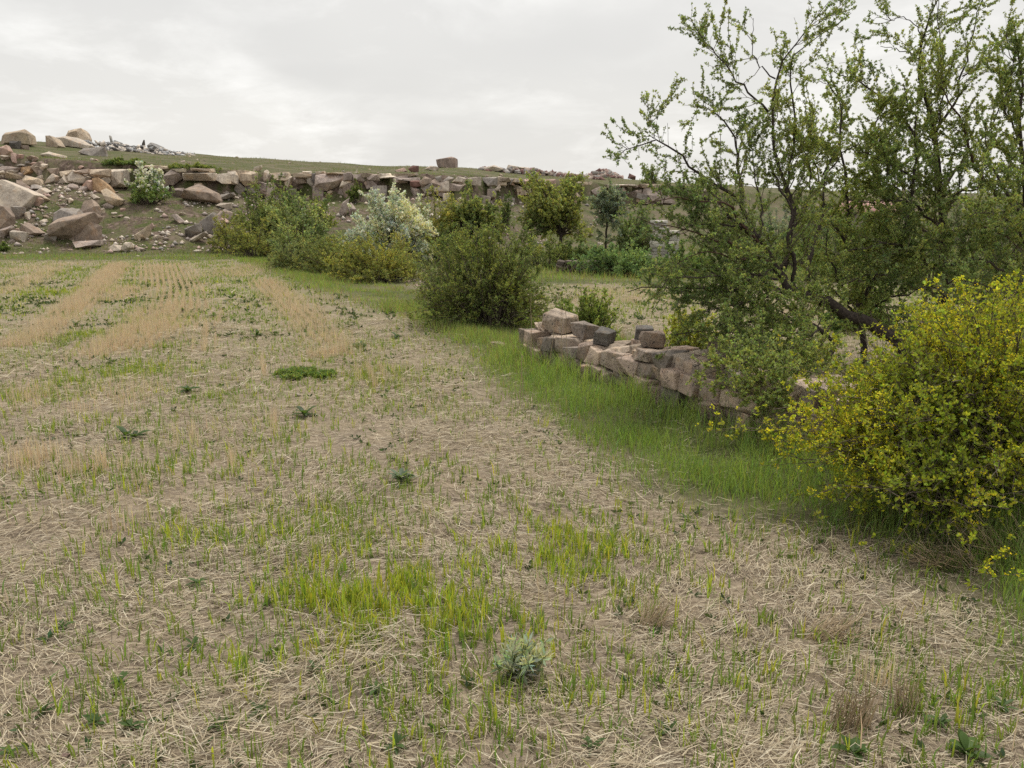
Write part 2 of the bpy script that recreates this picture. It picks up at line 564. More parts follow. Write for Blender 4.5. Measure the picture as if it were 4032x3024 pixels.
# ------------------------------------------------------------------ rocks
PAL = {
    'buff': (0.50, 0.42, 0.33), 'brown': (0.34, 0.275, 0.23), 'pink': (0.44, 0.325, 0.285), 'grey': (0.31, 0.285, 0.265),
    'white': (0.60, 0.53, 0.45), 'orange': (0.46, 0.32, 0.20), 'dark': (0.13, 0.12, 0.115), 'red': (0.22, 0.13, 0.115),
    'pale': (0.54, 0.48, 0.415), 'slate': (0.33, 0.33, 0.33), 'violet': (0.40, 0.34, 0.31),
}
TILES = {'A': (0, 480, 3.19), 'B': (500, 480, 3.19), 'C': (1000, 580, 3.687), 'D': (1500, 560, 3.687), 'E': (2000, 600, 2.765), 'R': (0, 450, 2.212)}


def hull_mesh(name, pts, bevel=0.0, cuts=0, rough=0.0, mat=None, seed=0):
    bm = bmesh.new()
    for p in pts:
        bm.verts.new(tuple(float(a) for a in p))
    r = bmesh.ops.convex_hull(bm, input=bm.verts[:])
    kill = [v for v in bm.verts if not v.link_faces]
    bmesh.ops.delete(bm, geom=kill, context='VERTS')
    if bevel:
        try:
            bmesh.ops.dissolve_limit(bm, angle_limit=math.radians(14), verts=bm.verts[:], edges=bm.edges[:])
            bmesh.ops.bevel(bm, geom=bm.edges[:], offset=bevel, segments=1, affect='EDGES', clamp_overlap=True)
        except Exception:
            pass
    if cuts:
        bmesh.ops.triangulate(bm, faces=bm.faces[:])
        for _ in range(cuts):
            bmesh.ops.subdivide_edges(bm, edges=[e for e in bm.edges if e.calc_length() > rough * 1.5], cuts=1, use_grid_fill=True)
            bmesh.ops.triangulate(bm, faces=bm.faces[:])
        off = Vector((seed * 3.1, seed * 1.7, 5.0))
        sc = 0.22 / max(rough, 1e-3) * 0.3
        for v in bm.verts:
            q = v.co * sc + off
            v.co += noise.noise_vector(q) * rough * 0.7 + noise.noise_vector(q * 2.7) * rough * 0.35
    me = bpy.data.meshes.new(name)
    bm.to_mesh(me); bm.free()
    if mat: me.materials.append(mat)
    return me


ROCKN = [0]


def traced_rock(name, tile, outline, colour, thick=0.8, mat=None, sink=0.06, Y=None, parent=None, jut=0.0, detail=1):
    ROCKN[0] += 1
    rr = np.random.default_rng(1000 + ROCKN[0])
    x0, y0, s = TILES[tile]
    px = np.array([(x0 + a / s, y0 + b / s) for a, b in outline])
    lo = px[:, 1].max(); bx = px[px[:, 1] > lo - 6, 0].mean()
    if Y is None:
        Y = ground(bx, lo)[1]
    Y = Y - jut
    cpx = px.mean(0); px = cpx + (px - cpx) * ((1.18 if tile == 'A' else 1.1) if parent is None else 1.06)
    P = np.array([at(a, b, Y) for a, b in px])
    size = float(np.linalg.norm(P.max(0) - P.min(0)))
    T = size * 0.5 * thick
    P[:, 2] -= sink * (P[:, 2] - P[:, 2].min() < size * 0.2)
    c = P.mean(0)
    pts = []
    for p in P:
        q = p.copy(); q[1] += rr.uniform(-0.2, 0.25) * T; pts.append(q)
        q = c + (p - c) * rr.uniform(0.4, 0.9); q[1] -= rr.uniform(0.2, 0.75) * T; pts.append(q) if rr.random() < 0.6 else None
        q = c + (p - c) * rr.uniform(0.7, 0.95); q[1] += rr.uniform(0.5, 0.95) * T; pts.append(q)
    base = np.array([c[0], c[1] + 0.2 * T, P[:, 2].min()])
    pts = [q - base for q in pts]
    me = hull_mesh(name, pts, size * 0.009, 2 if detail else 1, size * 0.022, mat or M_ROCK, ROCKN[0])
    o = bpy.data.objects.new(name, me)
    COL.objects.link(o)
    o.location = tuple(float(a) for a in base)
    k = rr.uniform(0.88, 1.12)
    o.color = tuple(min(1, v * k) for v in PAL[colour]) + (1,)
    if parent:
        o.parent = parent
        o.location = tuple(float(a) for a in (base - np.array(parent.location)))
    return o


BOULDERS = [
    # tile, outline, colour, thickness, name, label, category
    ('A', [(20, 270), (40, 180), (70, 145), (190, 135), (250, 108), (300, 110), (345, 160), (358, 265), (240, 285), (130, 280)], 'buff', 1.0, 'boulder', 'huge rounded buff boulder standing alone on the skyline above the pink rubble'),
    ('A', [(130, 250), (235, 245), (240, 330), (170, 335), (130, 320)], 'dark', 0.8, 'stone_block', 'small dark grey block leaning at the foot of the rounded skyline boulder'),
    ('A', [(240, 290), (350, 300), (350, 345), (240, 340)], 'brown', 0.8, 'stone_block', 'low brown squared block beside the dark block under the skyline boulder'),
    ('A', [(598, 185), (640, 182), (700, 220), (790, 300), (760, 325), (600, 305)], 'buff', 0.9, 'boulder', 'sloping buff boulder, lowest of the three touching boulders on the skyline'),
    ('A', [(720, 210), (850, 190), (960, 210), (1090, 280), (1080, 325), (840, 315), (770, 280)], 'pale', 0.9, 'boulder', 'long pale boulder lying in the middle of the skyline trio'),
    ('A', [(850, 190), (880, 120), (1020, 95), (1060, 150), (1095, 215), (1090, 290), (990, 290), (900, 250)], 'buff', 0.9, 'boulder', 'tall tan boulder rising above the other two of the skyline trio'),
    ('A', [(1020, 370), (1060, 340), (1280, 315), (1300, 420), (1200, 430), (1060, 410)], 'grey', 0.9, 'stone_slab', 'thick grey slab lying on the turf below the skyline trio'),
    ('A', [(525, 400), (620, 380), (780, 410), (790, 440), (660, 455), (540, 435)], 'pale', 1.2, 'rock_outcrop', 'low cracked whitish outcrop flush with the hilltop turf'),
    ('A', [(-160, 800), (30, 755), (110, 790), (400, 925), (300, 1080), (200, 1070), (60, 1090), (-140, 1060)], 'pale', 0.8, 'boulder', 'enormous pale yellowish block tilted above the brown boulders'),
    ('A', [(-120, 1080), (0, 1065), (60, 1085), (150, 1190), (130, 1280), (0, 1360), (-110, 1340)], 'brown', 0.8, 'boulder', 'large smooth brown boulder under the enormous pale tilted block'),
    ('A', [(110, 1120), (200, 1065), (295, 1080), (290, 1140), (240, 1190), (150, 1180)], 'grey', 0.8, 'boulder', 'rounded grey boulder wedged below the point of the pale tilted block'),
    ('A', [(-60, 1380), (130, 1310), (140, 1340), (60, 1435), (-60, 1450)], 'violet', 0.8, 'boulder', 'pinkish grey boulder on the grass below the smooth brown boulder'),
    ('A', [(125, 1400), (160, 1365), (305, 1395), (300, 1490), (140, 1495)], 'pale', 0.9, 'stone_block', 'pale block with dark lichen blotches standing in the grass'),
    ('A', [(265, 1330), (320, 1275), (510, 1380), (430, 1415), (280, 1410)], 'brown', 0.8, 'boulder', 'wedge shaped brown boulder pointing down beside the pale lichen block'),
    ('A', [(700, 1150), (780, 1095), (960, 1100), (990, 1170), (860, 1230), (730, 1240)], 'grey', 0.8, 'boulder', 'grey topped boulder at the head of the big brown rock pile'),
    ('A', [(1000, 1150), (1050, 1010), (1140, 990), (1230, 1060), (1245, 1165), (1120, 1180)], 'brown', 0.8, 'boulder', 'brown dome shaped boulder behind the big brown rock pile'),
    ('A', [(695, 1290), (740, 1230), (1000, 1170), (1170, 1155), (1185, 1210), (1150, 1300), (1000, 1400), (840, 1460), (740, 1470), (705, 1390)], 'brown', 0.7, 'boulder', 'biggest brown boulder in the pile at the foot of the slope'),
    ('A', [(860, 1490), (1000, 1310), (1150, 1280), (1240, 1320), (1250, 1485), (960, 1500)], 'brown', 0.6, 'boulder', 'brown triangular boulder resting on a flat slab in the pile'),
    ('A', [(940, 1510), (1240, 1490), (1250, 1535), (1130, 1575), (1000, 1565)], 'violet', 0.9, 'stone_slab', 'flat slab lying under the brown triangular boulder'),
    ('A', [(560, 1430), (600, 1400), (715, 1405), (690, 1480), (575, 1485)], 'grey', 0.9, 'stone_block', 'small squarish grey block against the big brown boulder pile'),
    ('A', [(1285, 880), (1340, 850), (1520, 980), (1510, 1010), (1430, 1060), (1360, 1000)], 'buff', 0.7, 'stone_slab', 'long pale yellow slab sliding down beside the white blossom shrub'),
    ('A', [(1285, 1050), (1340, 1020), (1410, 1065), (1360, 1100)], 'violet', 0.9, 'stone_block', 'small purplish block under the sliding pale yellow slab'),
    ('A', [(1170, 860), (1180, 730), (1240, 715), (1350, 800), (1410, 885), (1300, 895)], 'orange', 0.8, 'boulder', 'orange tan peaked boulder above the sliding yellow slab'),
    ('A', [(1040, 810), (1110, 740), (1170, 740), (1165, 860), (1090, 850)], 'pink', 0.8, 'boulder', 'pinkish boulder leaning on the orange peaked boulder'),
    ('A', [(590, 720), (650, 650), (735, 690), (735, 755), (580, 765)], 'pale', 0.9, 'boulder', 'pale pointed boulder at the end of the pale row under the ledge'),
    ('A', [(735, 765), (810, 670), (905, 770)], 'pale', 0.9, 'boulder', 'small pale pyramid shaped boulder in the row under the ledge'),
    ('A', [(860, 690), (920, 615), (1100, 700), (1060, 760), (970, 760), (880, 750)], 'pale', 0.8, 'boulder', 'large pale smooth faced boulder in the row under the ledge'),
    ('A', [(1130, 705), (1160, 685), (1215, 705), (1190, 735)], 'slate', 0.9, 'stone_block', 'little bluish stone beside the pale smooth faced boulder'),
    ('A', [(60, 690), (110, 605), (280, 680), (260, 720), (110, 710)], 'buff', 0.9, 'boulder', 'cream wedge on the left rubble heap with a shaded underside'),
    ('A', [(300, 725), (330, 680), (480, 720), (515, 785), (420, 800), (290, 760)], 'buff', 0.9, 'boulder', 'cream angular boulder low on the rubble heap above a dark one'),
    ('A', [(210, 765), (225, 740), (300, 780), (350, 845), (300, 860), (230, 830)], 'brown', 0.9, 'boulder', 'narrow brown boulder between the cream boulders and pale tilted block'),
    ('A', [(240, 575), (400, 560), (430, 625), (300, 650)], 'orange', 0.9, 'stone_block', 'rusty stained block in the rubble heap under the ledge'),
    ('A', [(-40, 330), (70, 300), (115, 370), (60, 425), (-40, 430)], 'pink', 0.9, 'boulder', 'pink boulder crowning the rubble heap below the skyline'),
    ('A', [(130, 395), (165, 395), (215, 500), (190, 515), (140, 460)], 'pink', 0.9, 'stone_slab', 'narrow pink slab tipping down the rubble heap'),
    ('A', [(215, 405), (290, 410), (285, 450), (220, 455)], 'pink', 0.9, 'stone_block', 'small pink block at the turf edge of the rubble heap'),
    ('A', [(-30, 600), (40, 560), (240, 575), (200, 615), (60, 635)], 'violet', 0.9, 'stone_slab', 'long dusky slab jutting across the rubble heap'),
    ('A', [(390, 565), (510, 500), (575, 590), (500, 640), (430, 600)], 'brown', 0.9, 'boulder', 'brown earthy boulder under the overhanging turf edge'),
    ('A', [(385, 970), (430, 930), (515, 970), (490, 1040), (430, 1050)], 'pink', 0.9, 'stone_block', 'pinkish block just off the point of the pale tilted block'),
    ('A', [(850, 970), (880, 955), (915, 985), (880, 1015)], 'white', 0.9, 'stone_block', 'small white stone on the green slope above the brown pile'),
    ('A', [(1125, 925), (1150, 900), (1240, 940), (1200, 965)], 'white', 0.9, 'stone_slab', 'small white slab lying below the orange peaked boulder'),
    ('A', [(320, 1140), (350, 1130), (370, 1200), (335, 1215)], 'white', 0.9, 'stone_block', 'little upright white stone on the pebbly slope'),
    ('A', [(1245, 1115), (1300, 1090), (1300, 1140), (1270, 1155)], 'white', 0.9, 'stone_block', 'small cream stone next to the brown dome shaped boulder'),
    ('R', [(950, 1162), (990, 1135), (1060, 1145), (1075, 1170), (1060, 1192), (990, 1188)], 'white', 0.9, 'boulder', 'white knobbly boulder in the grass at the foot of the slope'),
    ('R', [(1062, 1160), (1090, 1115), (1140, 1118), (1160, 1160), (1110, 1195), (1065, 1190)], 'white', 0.9, 'boulder', 'rounder white boulder touching the white knobbly one'),
    ('B', [(185, 300), (190, 270), (215, 228), (222, 300), (205, 330)], 'dark', 0.5, 'stone_slab', 'dark shard standing upright in the slate heap on the skyline'),
    ('B', [(265, 300), (310, 265), (360, 275), (430, 310), (525, 375), (440, 378), (300, 345)], 'slate', 0.7, 'stone_slab', 'big smooth light grey slab sloping down at the end of the slate heap'),
    ('A', [(1372, 180), (1385, 178), (1420, 265), (1400, 285), (1388, 250)], 'slate', 0.5, 'stone_slab', 'thin pale shard sticking up from the slate heap'),
    ('A', [(1430, 240), (1450, 235), (1525, 265), (1530, 310), (1440, 300)], 'slate', 0.8, 'stone_block', 'squared light grey block on top of the slate heap'),
    ('B', [(690, 935), (770, 850), (890, 785), (1000, 830), (1110, 890), (1155, 970), (1150, 1015), (900, 1000), (820, 970)], 'brown', 0.9, 'boulder', 'big pyramid shaped brown boulder on the slope between two green bushes'),
    ('B', [(1150, 975), (1140, 920), (1340, 890), (1350, 925), (1260, 960)], 'grey', 1.0, 'stone_slab', 'flat grey slab touching the big pyramid shaped boulder'),
    ('B', [(1330, 860), (1400, 755), (1500, 840), (1420, 905)], 'grey', 0.8, 'boulder', 'grey brown diamond shaped boulder below the quarry ledge'),
    ('B', [(925, 1260), (1000, 1190), (1080, 1145), (1110, 1190), (1175, 1320), (1150, 1400), (1000, 1410), (960, 1340)], 'grey', 0.7, 'boulder', 'grey boulder leaning against others beside the dark hedge bushes'),
    ('B', [(720, 1340), (900, 1275), (920, 1385), (790, 1440), (740, 1390)], 'grey', 0.8, 'stone_block', 'squat grey block propped under the leaning grey boulder'),
    ('B', [(790, 1455), (980, 1380), (1000, 1415), (850, 1492), (800, 1485)], 'pale', 0.8, 'stone_slab', 'pale slab lying lowest under the leaning grey boulder'),
    ('B', [(1110, 1170), (1230, 1095), (1330, 1150), (1280, 1225), (1150, 1225)], 'violet', 0.8, 'boulder', 'dusky boulder behind the leaning grey boulder'),
    ('B', [(1150, 1230), (1200, 1195), (1290, 1250), (1250, 1280), (1160, 1265)], 'pink', 0.9, 'stone_block', 'pink tinged stone between the leaning boulder and the hedge bushes'),
    ('B', [(1125, 1050), (1170, 1020), (1310, 1020), (1310, 1075), (1280, 1100), (1230, 1070)], 'white', 0.9, 'stone_slab', 'whitish broken slab below the flat grey slab'),
    ('B', [(560, 1175), (610, 1160), (710, 1240), (690, 1275), (640, 1265)], 'violet', 0.9, 'stone_block', 'lone oblong stone on the open slope below the white blossom shrub'),
    ('B', [(95, 1420), (200, 1370), (280, 1310), (270, 1380), (250, 1455), (115, 1475)], 'buff', 0.8, 'boulder', 'cream wedge shaped boulder alone in the grass at the slope foot'),
    ('B', [(275, 1305), (310, 1270), (330, 1310), (300, 1355)], 'pink', 0.9, 'stone_block', 'small pinkish stone perched behind the cream wedge shaped boulder'),
    ('B', [(90, 1595), (130, 1570), (220, 1590), (210, 1620), (110, 1620)], 'violet', 0.9, 'stone_block', 'flat purplish stone in the grass near the two white boulders'),
    ('B', [(570, 840), (700, 830), (740, 880), (640, 935), (580, 925)], 'violet', 0.9, 'boulder', 'dusky boulder half behind the white blossom shrub'),
    ('C', [(-20, 345), (0, 290), (110, 262), (112, 300), (60, 340)], 'white', 0.8, 'stone_slab', 'clean white slab tipped on the turf edge of the ledge'),
    ('C', [(130, 480), (150, 350), (190, 330), (235, 380), (215, 475)], 'white', 0.8, 'boulder', 'white upright stone set in the front of the ledge'),
    ('C', [(1220, 665), (1250, 590), (1350, 580), (1340, 665), (1270, 730)], 'violet', 0.8, 'boulder', 'rounded stone fallen below the smooth quarried face'),
    ('C', [(1030, 705), (1070, 660), (1180, 650), (1170, 700), (1050, 730)], 'orange', 0.9, 'boulder', 'orange stained boulder under the smooth quarried face'),
    ('C', [(1230, 935), (1290, 800), (1380, 740), (1340, 935), (1280, 995)], 'violet', 0.5, 'stone_slab', 'upright smooth slab leaning beside the silvery blossom tree'),
    ('D', [(395, 385), (460, 340), (540, 345), (540, 425), (460, 435)], 'red', 0.9, 'boulder', 'dark red angular boulder on the hilltop rubble'),
    ('D', [(205, 395), (330, 370), (370, 400), (330, 430), (215, 430)], 'pink', 0.9, 'boulder', 'low pink boulder beside the dark red hilltop boulder'),
    ('D', [(470, 455), (520, 435), (545, 465), (500, 470)], 'white', 0.9, 'stone_block', 'small white stone under the dark red hilltop boulder'),
    ('D', [(1450, 370), (1640, 335), (1780, 390), (1700, 420), (1460, 410)], 'pale', 0.9, 'boulder', 'broad humped pale boulder lying on the skyline turf'),
    ('D', [(1820, 410), (1860, 330), (2000, 345), (2140, 360), (2150, 390), (1960, 410)], 'pale', 0.8, 'stone_slab', 'long pale slab with one high end on the skyline'),
    ('D', [(640, 375), (720, 345), (800, 355), (840, 370), (800, 415)], 'pale', 0.9, 'stone_slab', 'pale slab lying at the foot of the sawn skyline cube'),
    ('D', [(1885, 635), (1960, 620), (2050, 660), (1990, 705), (1900, 690)], 'white', 0.9, 'stone_block', 'bright white block tumbled below the sawn ledge'),
    ('D', [(1910, 730), (1990, 700), (2040, 735), (1960, 770)], 'red', 0.9, 'boulder', 'reddish boulder under the bright white tumbled block'),
    ('E', [(1465, 465), (1490, 380), (1610, 385), (1655, 480), (1640, 525), (1560, 550)], 'violet', 0.9, 'boulder', 'big mauve boulder under the wispy green bush on the ledge'),
    ('E', [(1320, 445), (1380, 415), (1460, 405), (1455, 475), (1380, 490)], 'violet', 0.9, 'boulder', 'flatter mauve boulder beside the big mauve one'),
    ('E', [(1215, 425), (1260, 380), (1290, 420), (1230, 455)], 'pink', 0.9, 'boulder', 'small pink pointed boulder on the far ledge'),
    ('E', [(1100, 370), (1180, 345), (1230, 365), (1220, 395)], 'pale', 0.9, 'stone_slab', 'pale slab lying on the far ledge turf'),
    ('E', [(1860, 460), (1870, 380), (1920, 350), (2000, 400), (1990, 475), (1890, 480)], 'pink', 0.9, 'boulder', 'pinkish boulder glimpsed through the hawthorn twigs'),
    ('E', [(1308, 275), (1325, 230), (1390, 260), (1385, 295)], 'red', 0.9, 'boulder', 'small dark pyramid stone alone on the far skyline'),
]
for tile, ol, colr, th, nm, lab in BOULDERS:
    o = traced_rock(nm, tile, ol, colr, th)
    tag(o, lab, {'boulder': 'boulder', 'stone_slab': 'slab', 'stone_block': 'stone', 'rock_outcrop': 'outcrop'}[nm])

# the sawn cube on the skyline: two flat faces meeting at a corner toward the field
def sawn_cube():
    Yc = ground(1500 + 940 / 3.687, 560 + 372 / 3.687)[1]
    x0, y0, s = TILES['D']
    f = lambda a, b, dy: at(x0 + a / s, y0 + b / s, Yc + dy)
    pts = [f(940, 228, 0), f(940, 375, 0), f(797, 250, 1.1), f(805, 300, 1.1), f(825, 362, 1.1), f(1080, 226, 0.9), f(1085, 380, 0.9), f(1015, 208, 0.9), f(960, 218, 0.5)]
    back = [p + np.array([0.1, 1.6, 0.0]) for p in pts[2:8]]
    base = np.array([pts[1][0], pts[1][1] + 0.6, pts[1][2] - 0.05])
    me = hull_mesh('stone_block', [p - base for p in pts + back], 0.03, 2, 0.03, M_FACE, 3)
    o = bpy.data.objects.new('stone_block', me); COL.objects.link(o)
    o.location = tuple(base); o.color = (0.36, 0.29, 0.26, 1)
    tag(o, 'sawn cube shaped stone block standing alone on the skyline', 'stone')
sawn_cube()

# quarry ledge: one thing whose fitted blocks are parts
LEDGE = [
    ('A', [(740, 625), (910, 605), (900, 660), (760, 690)], 'buff'), ('A', [(1115, 600), (1370, 590), (1370, 670), (1200, 705), (1120, 660)], 'buff'),
    ('A', [(1240, 710), (1370, 672), (1385, 745), (1330, 790), (1250, 790)], 'pale'), ('A', [(1382, 600), (1595, 600), (1595, 800), (1400, 815)], 'pale'),
    ('A', [(580, 590), (735, 580), (740, 660), (640, 650)], 'brown'), ('A', [(905, 610), (1110, 590), (1110, 640), (1000, 640)], 'brown'),
    ('B', [(450, 670), (560, 600), (660, 640), (690, 700), (580, 785), (470, 770)], 'violet'), ('B', [(560, 590), (740, 580), (735, 620), (640, 630)], 'white'),
    ('B', [(1090, 660), (1280, 640), (1300, 760), (1200, 770), (1110, 720)], 'pale'), ('B', [(1270, 630), (1360, 620), (1395, 680), (1390, 770), (1310, 770)], 'pale'),
    ('B', [(1395, 650), (1500, 620), (1640, 630), (1620, 760), (1480, 800), (1410, 740)], 'buff'), ('B', [(690, 640), (1090, 640), (1090, 730), (720, 720)], 'pale'),
    ('C', [(235, 375), (500, 360), (535, 420), (500, 480), (310, 470)], 'buff'), ('C', [(440, 510), (490, 420), (560, 430), (535, 545), (470, 600)], 'pale'),
    ('C', [(565, 400), (690, 370), (765, 505), (640, 520), (580, 480)], 'violet'), ('C', [(765, 385), (832, 380), (850, 480), (895, 560), (840, 575), (775, 515)], 'grey'),
    ('C', [(700, 350), (830, 345), (835, 385), (720, 390)], 'pale'), ('C', [(838, 380), (890, 375), (900, 540), (850, 500)], 'dark'),
    ('C', [(888, 545), (898, 410), (960, 388), (1295, 382), (1302, 470), (1250, 505), (1200, 560), (1060, 615), (940, 585)], 'violet'),
    ('C', [(890, 352), (1030, 345), (1040, 380), (900, 395)], 'white'), ('C', [(1035, 350), (1290, 350), (1295, 378), (1040, 380)], 'buff'),
    ('C', [(1300, 378), (1410, 360), (1445, 400), (1432, 475), (1300, 480)], 'violet'), ('C', [(1440, 400), (1590, 390), (1600, 480), (1440, 480)], 'violet'),
    ('C', [(1240, 570), (1280, 490), (1400, 475), (1412, 505), (1350, 575)], 'pale'), ('C', [(1345, 885), (1400, 800), (1480, 900), (1400, 970)], 'violet'),
    ('C', [(1590, 500), (1720, 480), (1800, 560), (1640, 590)], 'violet'), ('C', [(1600, 400), (1800, 395), (1820, 470), (1640, 490)], 'violet'), ('C', [(1800, 400), (2070, 395), (2080, 430), (1820, 440)], 'white'),
    ('C', [(2000, 440), (2230, 410), (2230, 500), (2030, 520)], 'violet'), ('C', [(900, 570), (960, 600), (1000, 660), (940, 690)], 'violet'),
    ('D', [(420, 560), (560, 555), (590, 615), (500, 650), (430, 620)], 'red'), ('D', [(430, 645), (560, 680), (565, 745), (480, 775), (440, 715)], 'violet'),
    ('D', [(560, 570), (640, 500), (730, 530), (725, 590), (590, 650)], 'brown'), ('D', [(700, 580), (810, 520), (895, 615), (880, 670), (760, 700)], 'brown'),
    ('D', [(580, 665), (740, 595), (765, 695), (640, 730)], 'grey'), ('D', [(780, 505), (870, 490), (885, 560), (820, 560)], 'grey'),
    ('D', [(908, 545), (980, 495), (1060, 520), (1000, 580), (930, 575)], 'grey'), ('D', [(1035, 565), (1120, 495), (1235, 520), (1200, 585)], 'pale'),
    ('D', [(890, 620), (960, 590), (1200, 625), (1130, 690), (920, 700)], 'violet'), ('D', [(670, 690), (735, 655), (740, 730), (690, 745)], 'pale'),
    ('D', [(790, 720), (920, 690), (980, 730), (900, 790), (810, 760)], 'violet'), ('D', [(900, 750), (1010, 740), (1010, 880), (900, 880)], 'pale'),
    ('D', [(1240, 520), (1450, 505), (1450, 620), (1260, 600)], 'pale'), ('D', [(1445, 512), (1690, 508), (1680, 625), (1550, 630)], 'grey'),
    ('D', [(1690, 512), (1830, 520), (1820, 615), (1685, 625)], 'buff'), ('D', [(1820, 525), (1935, 530), (1880, 605), (1818, 615)], 'grey'),
    ('D', [(1840, 605), (1900, 560), (1948, 615)], 'pink'), ('D', [(1640, 680), (1720, 610), (1740, 660), (1680, 700)], 'pale'),
    ('D', [(2020, 560), (2130, 530), (2210, 580), (2120, 640), (2030, 620)], 'pink'), ('D', [(230, 500), (560, 500), (560, 560), (420, 560), (240, 545)], 'violet'),
    ('E', [(390, 300), (520, 290), (520, 370), (400, 360)], 'pink'), ('E', [(900, 420), (1010, 370), (1030, 450), (930, 470)], 'violet'), ('E', [(1660, 430), (1740, 400), (1760, 480), (1680, 500)], 'violet'),
]
ledge = thing('quarry_ledge', 'broken ledge of fitted pale and mauve rock blocks along the hillside edge', 'rock ledge', (-10.0, 44.0, 3.0))
for tile, ol, colr in LEDGE:
    x0, y0, s = TILES[tile]
    mx = x0 + np.mean([p[0] for p in ol]) / s
    X = (mx - CX) / F_PX * 46
    Yl = float(cliff_y((mx - CX) / F_PX * float(cliff_y(X)))) + 0.25
    low = y0 + max(p[1] for p in ol) / s
    Yg = ground(mx, low)[1]
    Yl = min(Yl, Yg + 0.1) - 0.15
    bo = traced_rock('block', tile, ol, colr, 0.85, M_FACE, 0.05, Yl, ledge)
    bo.color = tuple(min(0.75, c * 1.22) for c in bo.color[:3]) + (1,)

def ledge_fill():
    rr = np.random.default_rng(91)
    for k in range(64):
        x = rr.uniform(-21, 12)
        yc = float(cliff_y(x)); ze = float(edge_z(x)); drop = float(np.interp(x, [-40, -22, -14, 8, 18], [1.4, 1.4, 1.9, 1.8, 1.2]))
        flat = k % 3 == 0
        w = rr.uniform(0.7, 1.7) if flat else rr.uniform(0.5, 1.3)
        h = rr.uniform(0.14, 0.3) if flat else rr.uniform(0.45, 0.95)
        d = rr.uniform(0.6, 1.0)
        z = ze - h * 0.5 - 0.02 if flat else ze - 0.45 - rr.uniform(0.25, 1.0) * (drop - 0.5)
        me = wall_stone(rr, w, d, h, 'block', M_FACE, None, 0.2, 1)
        o = put_stone(me, (x, yc + rr.uniform(0.0, 0.3) + (0.25 if flat else 0), z), rr.uniform(-0.6, 0.6), PAL[['pale', 'white', 'buff'][rr.integers(3)] if flat else ['pale', 'violet', 'grey', 'buff', 'violet', 'brown'][rr.integers(6)]], ledge, rr, 0.06 if flat else 0.28, 'block')


# small quarry rubble: loose stones of many sizes
VAR = []
for k in range(10):
    rr = np.random.default_rng(50 + k)
    pts = rr.normal(size=(16, 3)); pts = nrm(pts) * rr.uniform(0.75, 1.0, (16, 1)) * np.array([1.0, rr.uniform(0.6, 0.9), rr.uniform(0.4, 0.75)]) * 0.5
    VAR.append(hull_mesh('loose_stone', pts, 0.03, 0, 0, M_SMALL, k))
RUB_COL = ['pink', 'violet', 'pale', 'buff', 'brown', 'white', 'grey', 'pale']


def loose_stone(p, size, colr, label, group, name='loose_stone', seed=0, sink=0.28):
    rr = random.Random(seed)
    o = bpy.data.objects.new(name, VAR[rr.randrange(10)])
    COL.objects.link(o)
    o.location = (float(p[0]), float(p[1]), float(p[2]) + size * (0.3 - sink))
    o.rotation_euler = (rr.uniform(-0.4, 0.4), rr.uniform(-0.4, 0.4), rr.uniform(0, 6.28))
    o.scale = (size * rr.uniform(0.8, 1.2), size * rr.uniform(0.8, 1.2), size * rr.uniform(0.8, 1.1))
    k = rr.uniform(0.8, 1.2)
    o.color = tuple(min(1, v * k) for v in PAL[colr]) + (1,)
    return tag(o, label, 'stone', group)


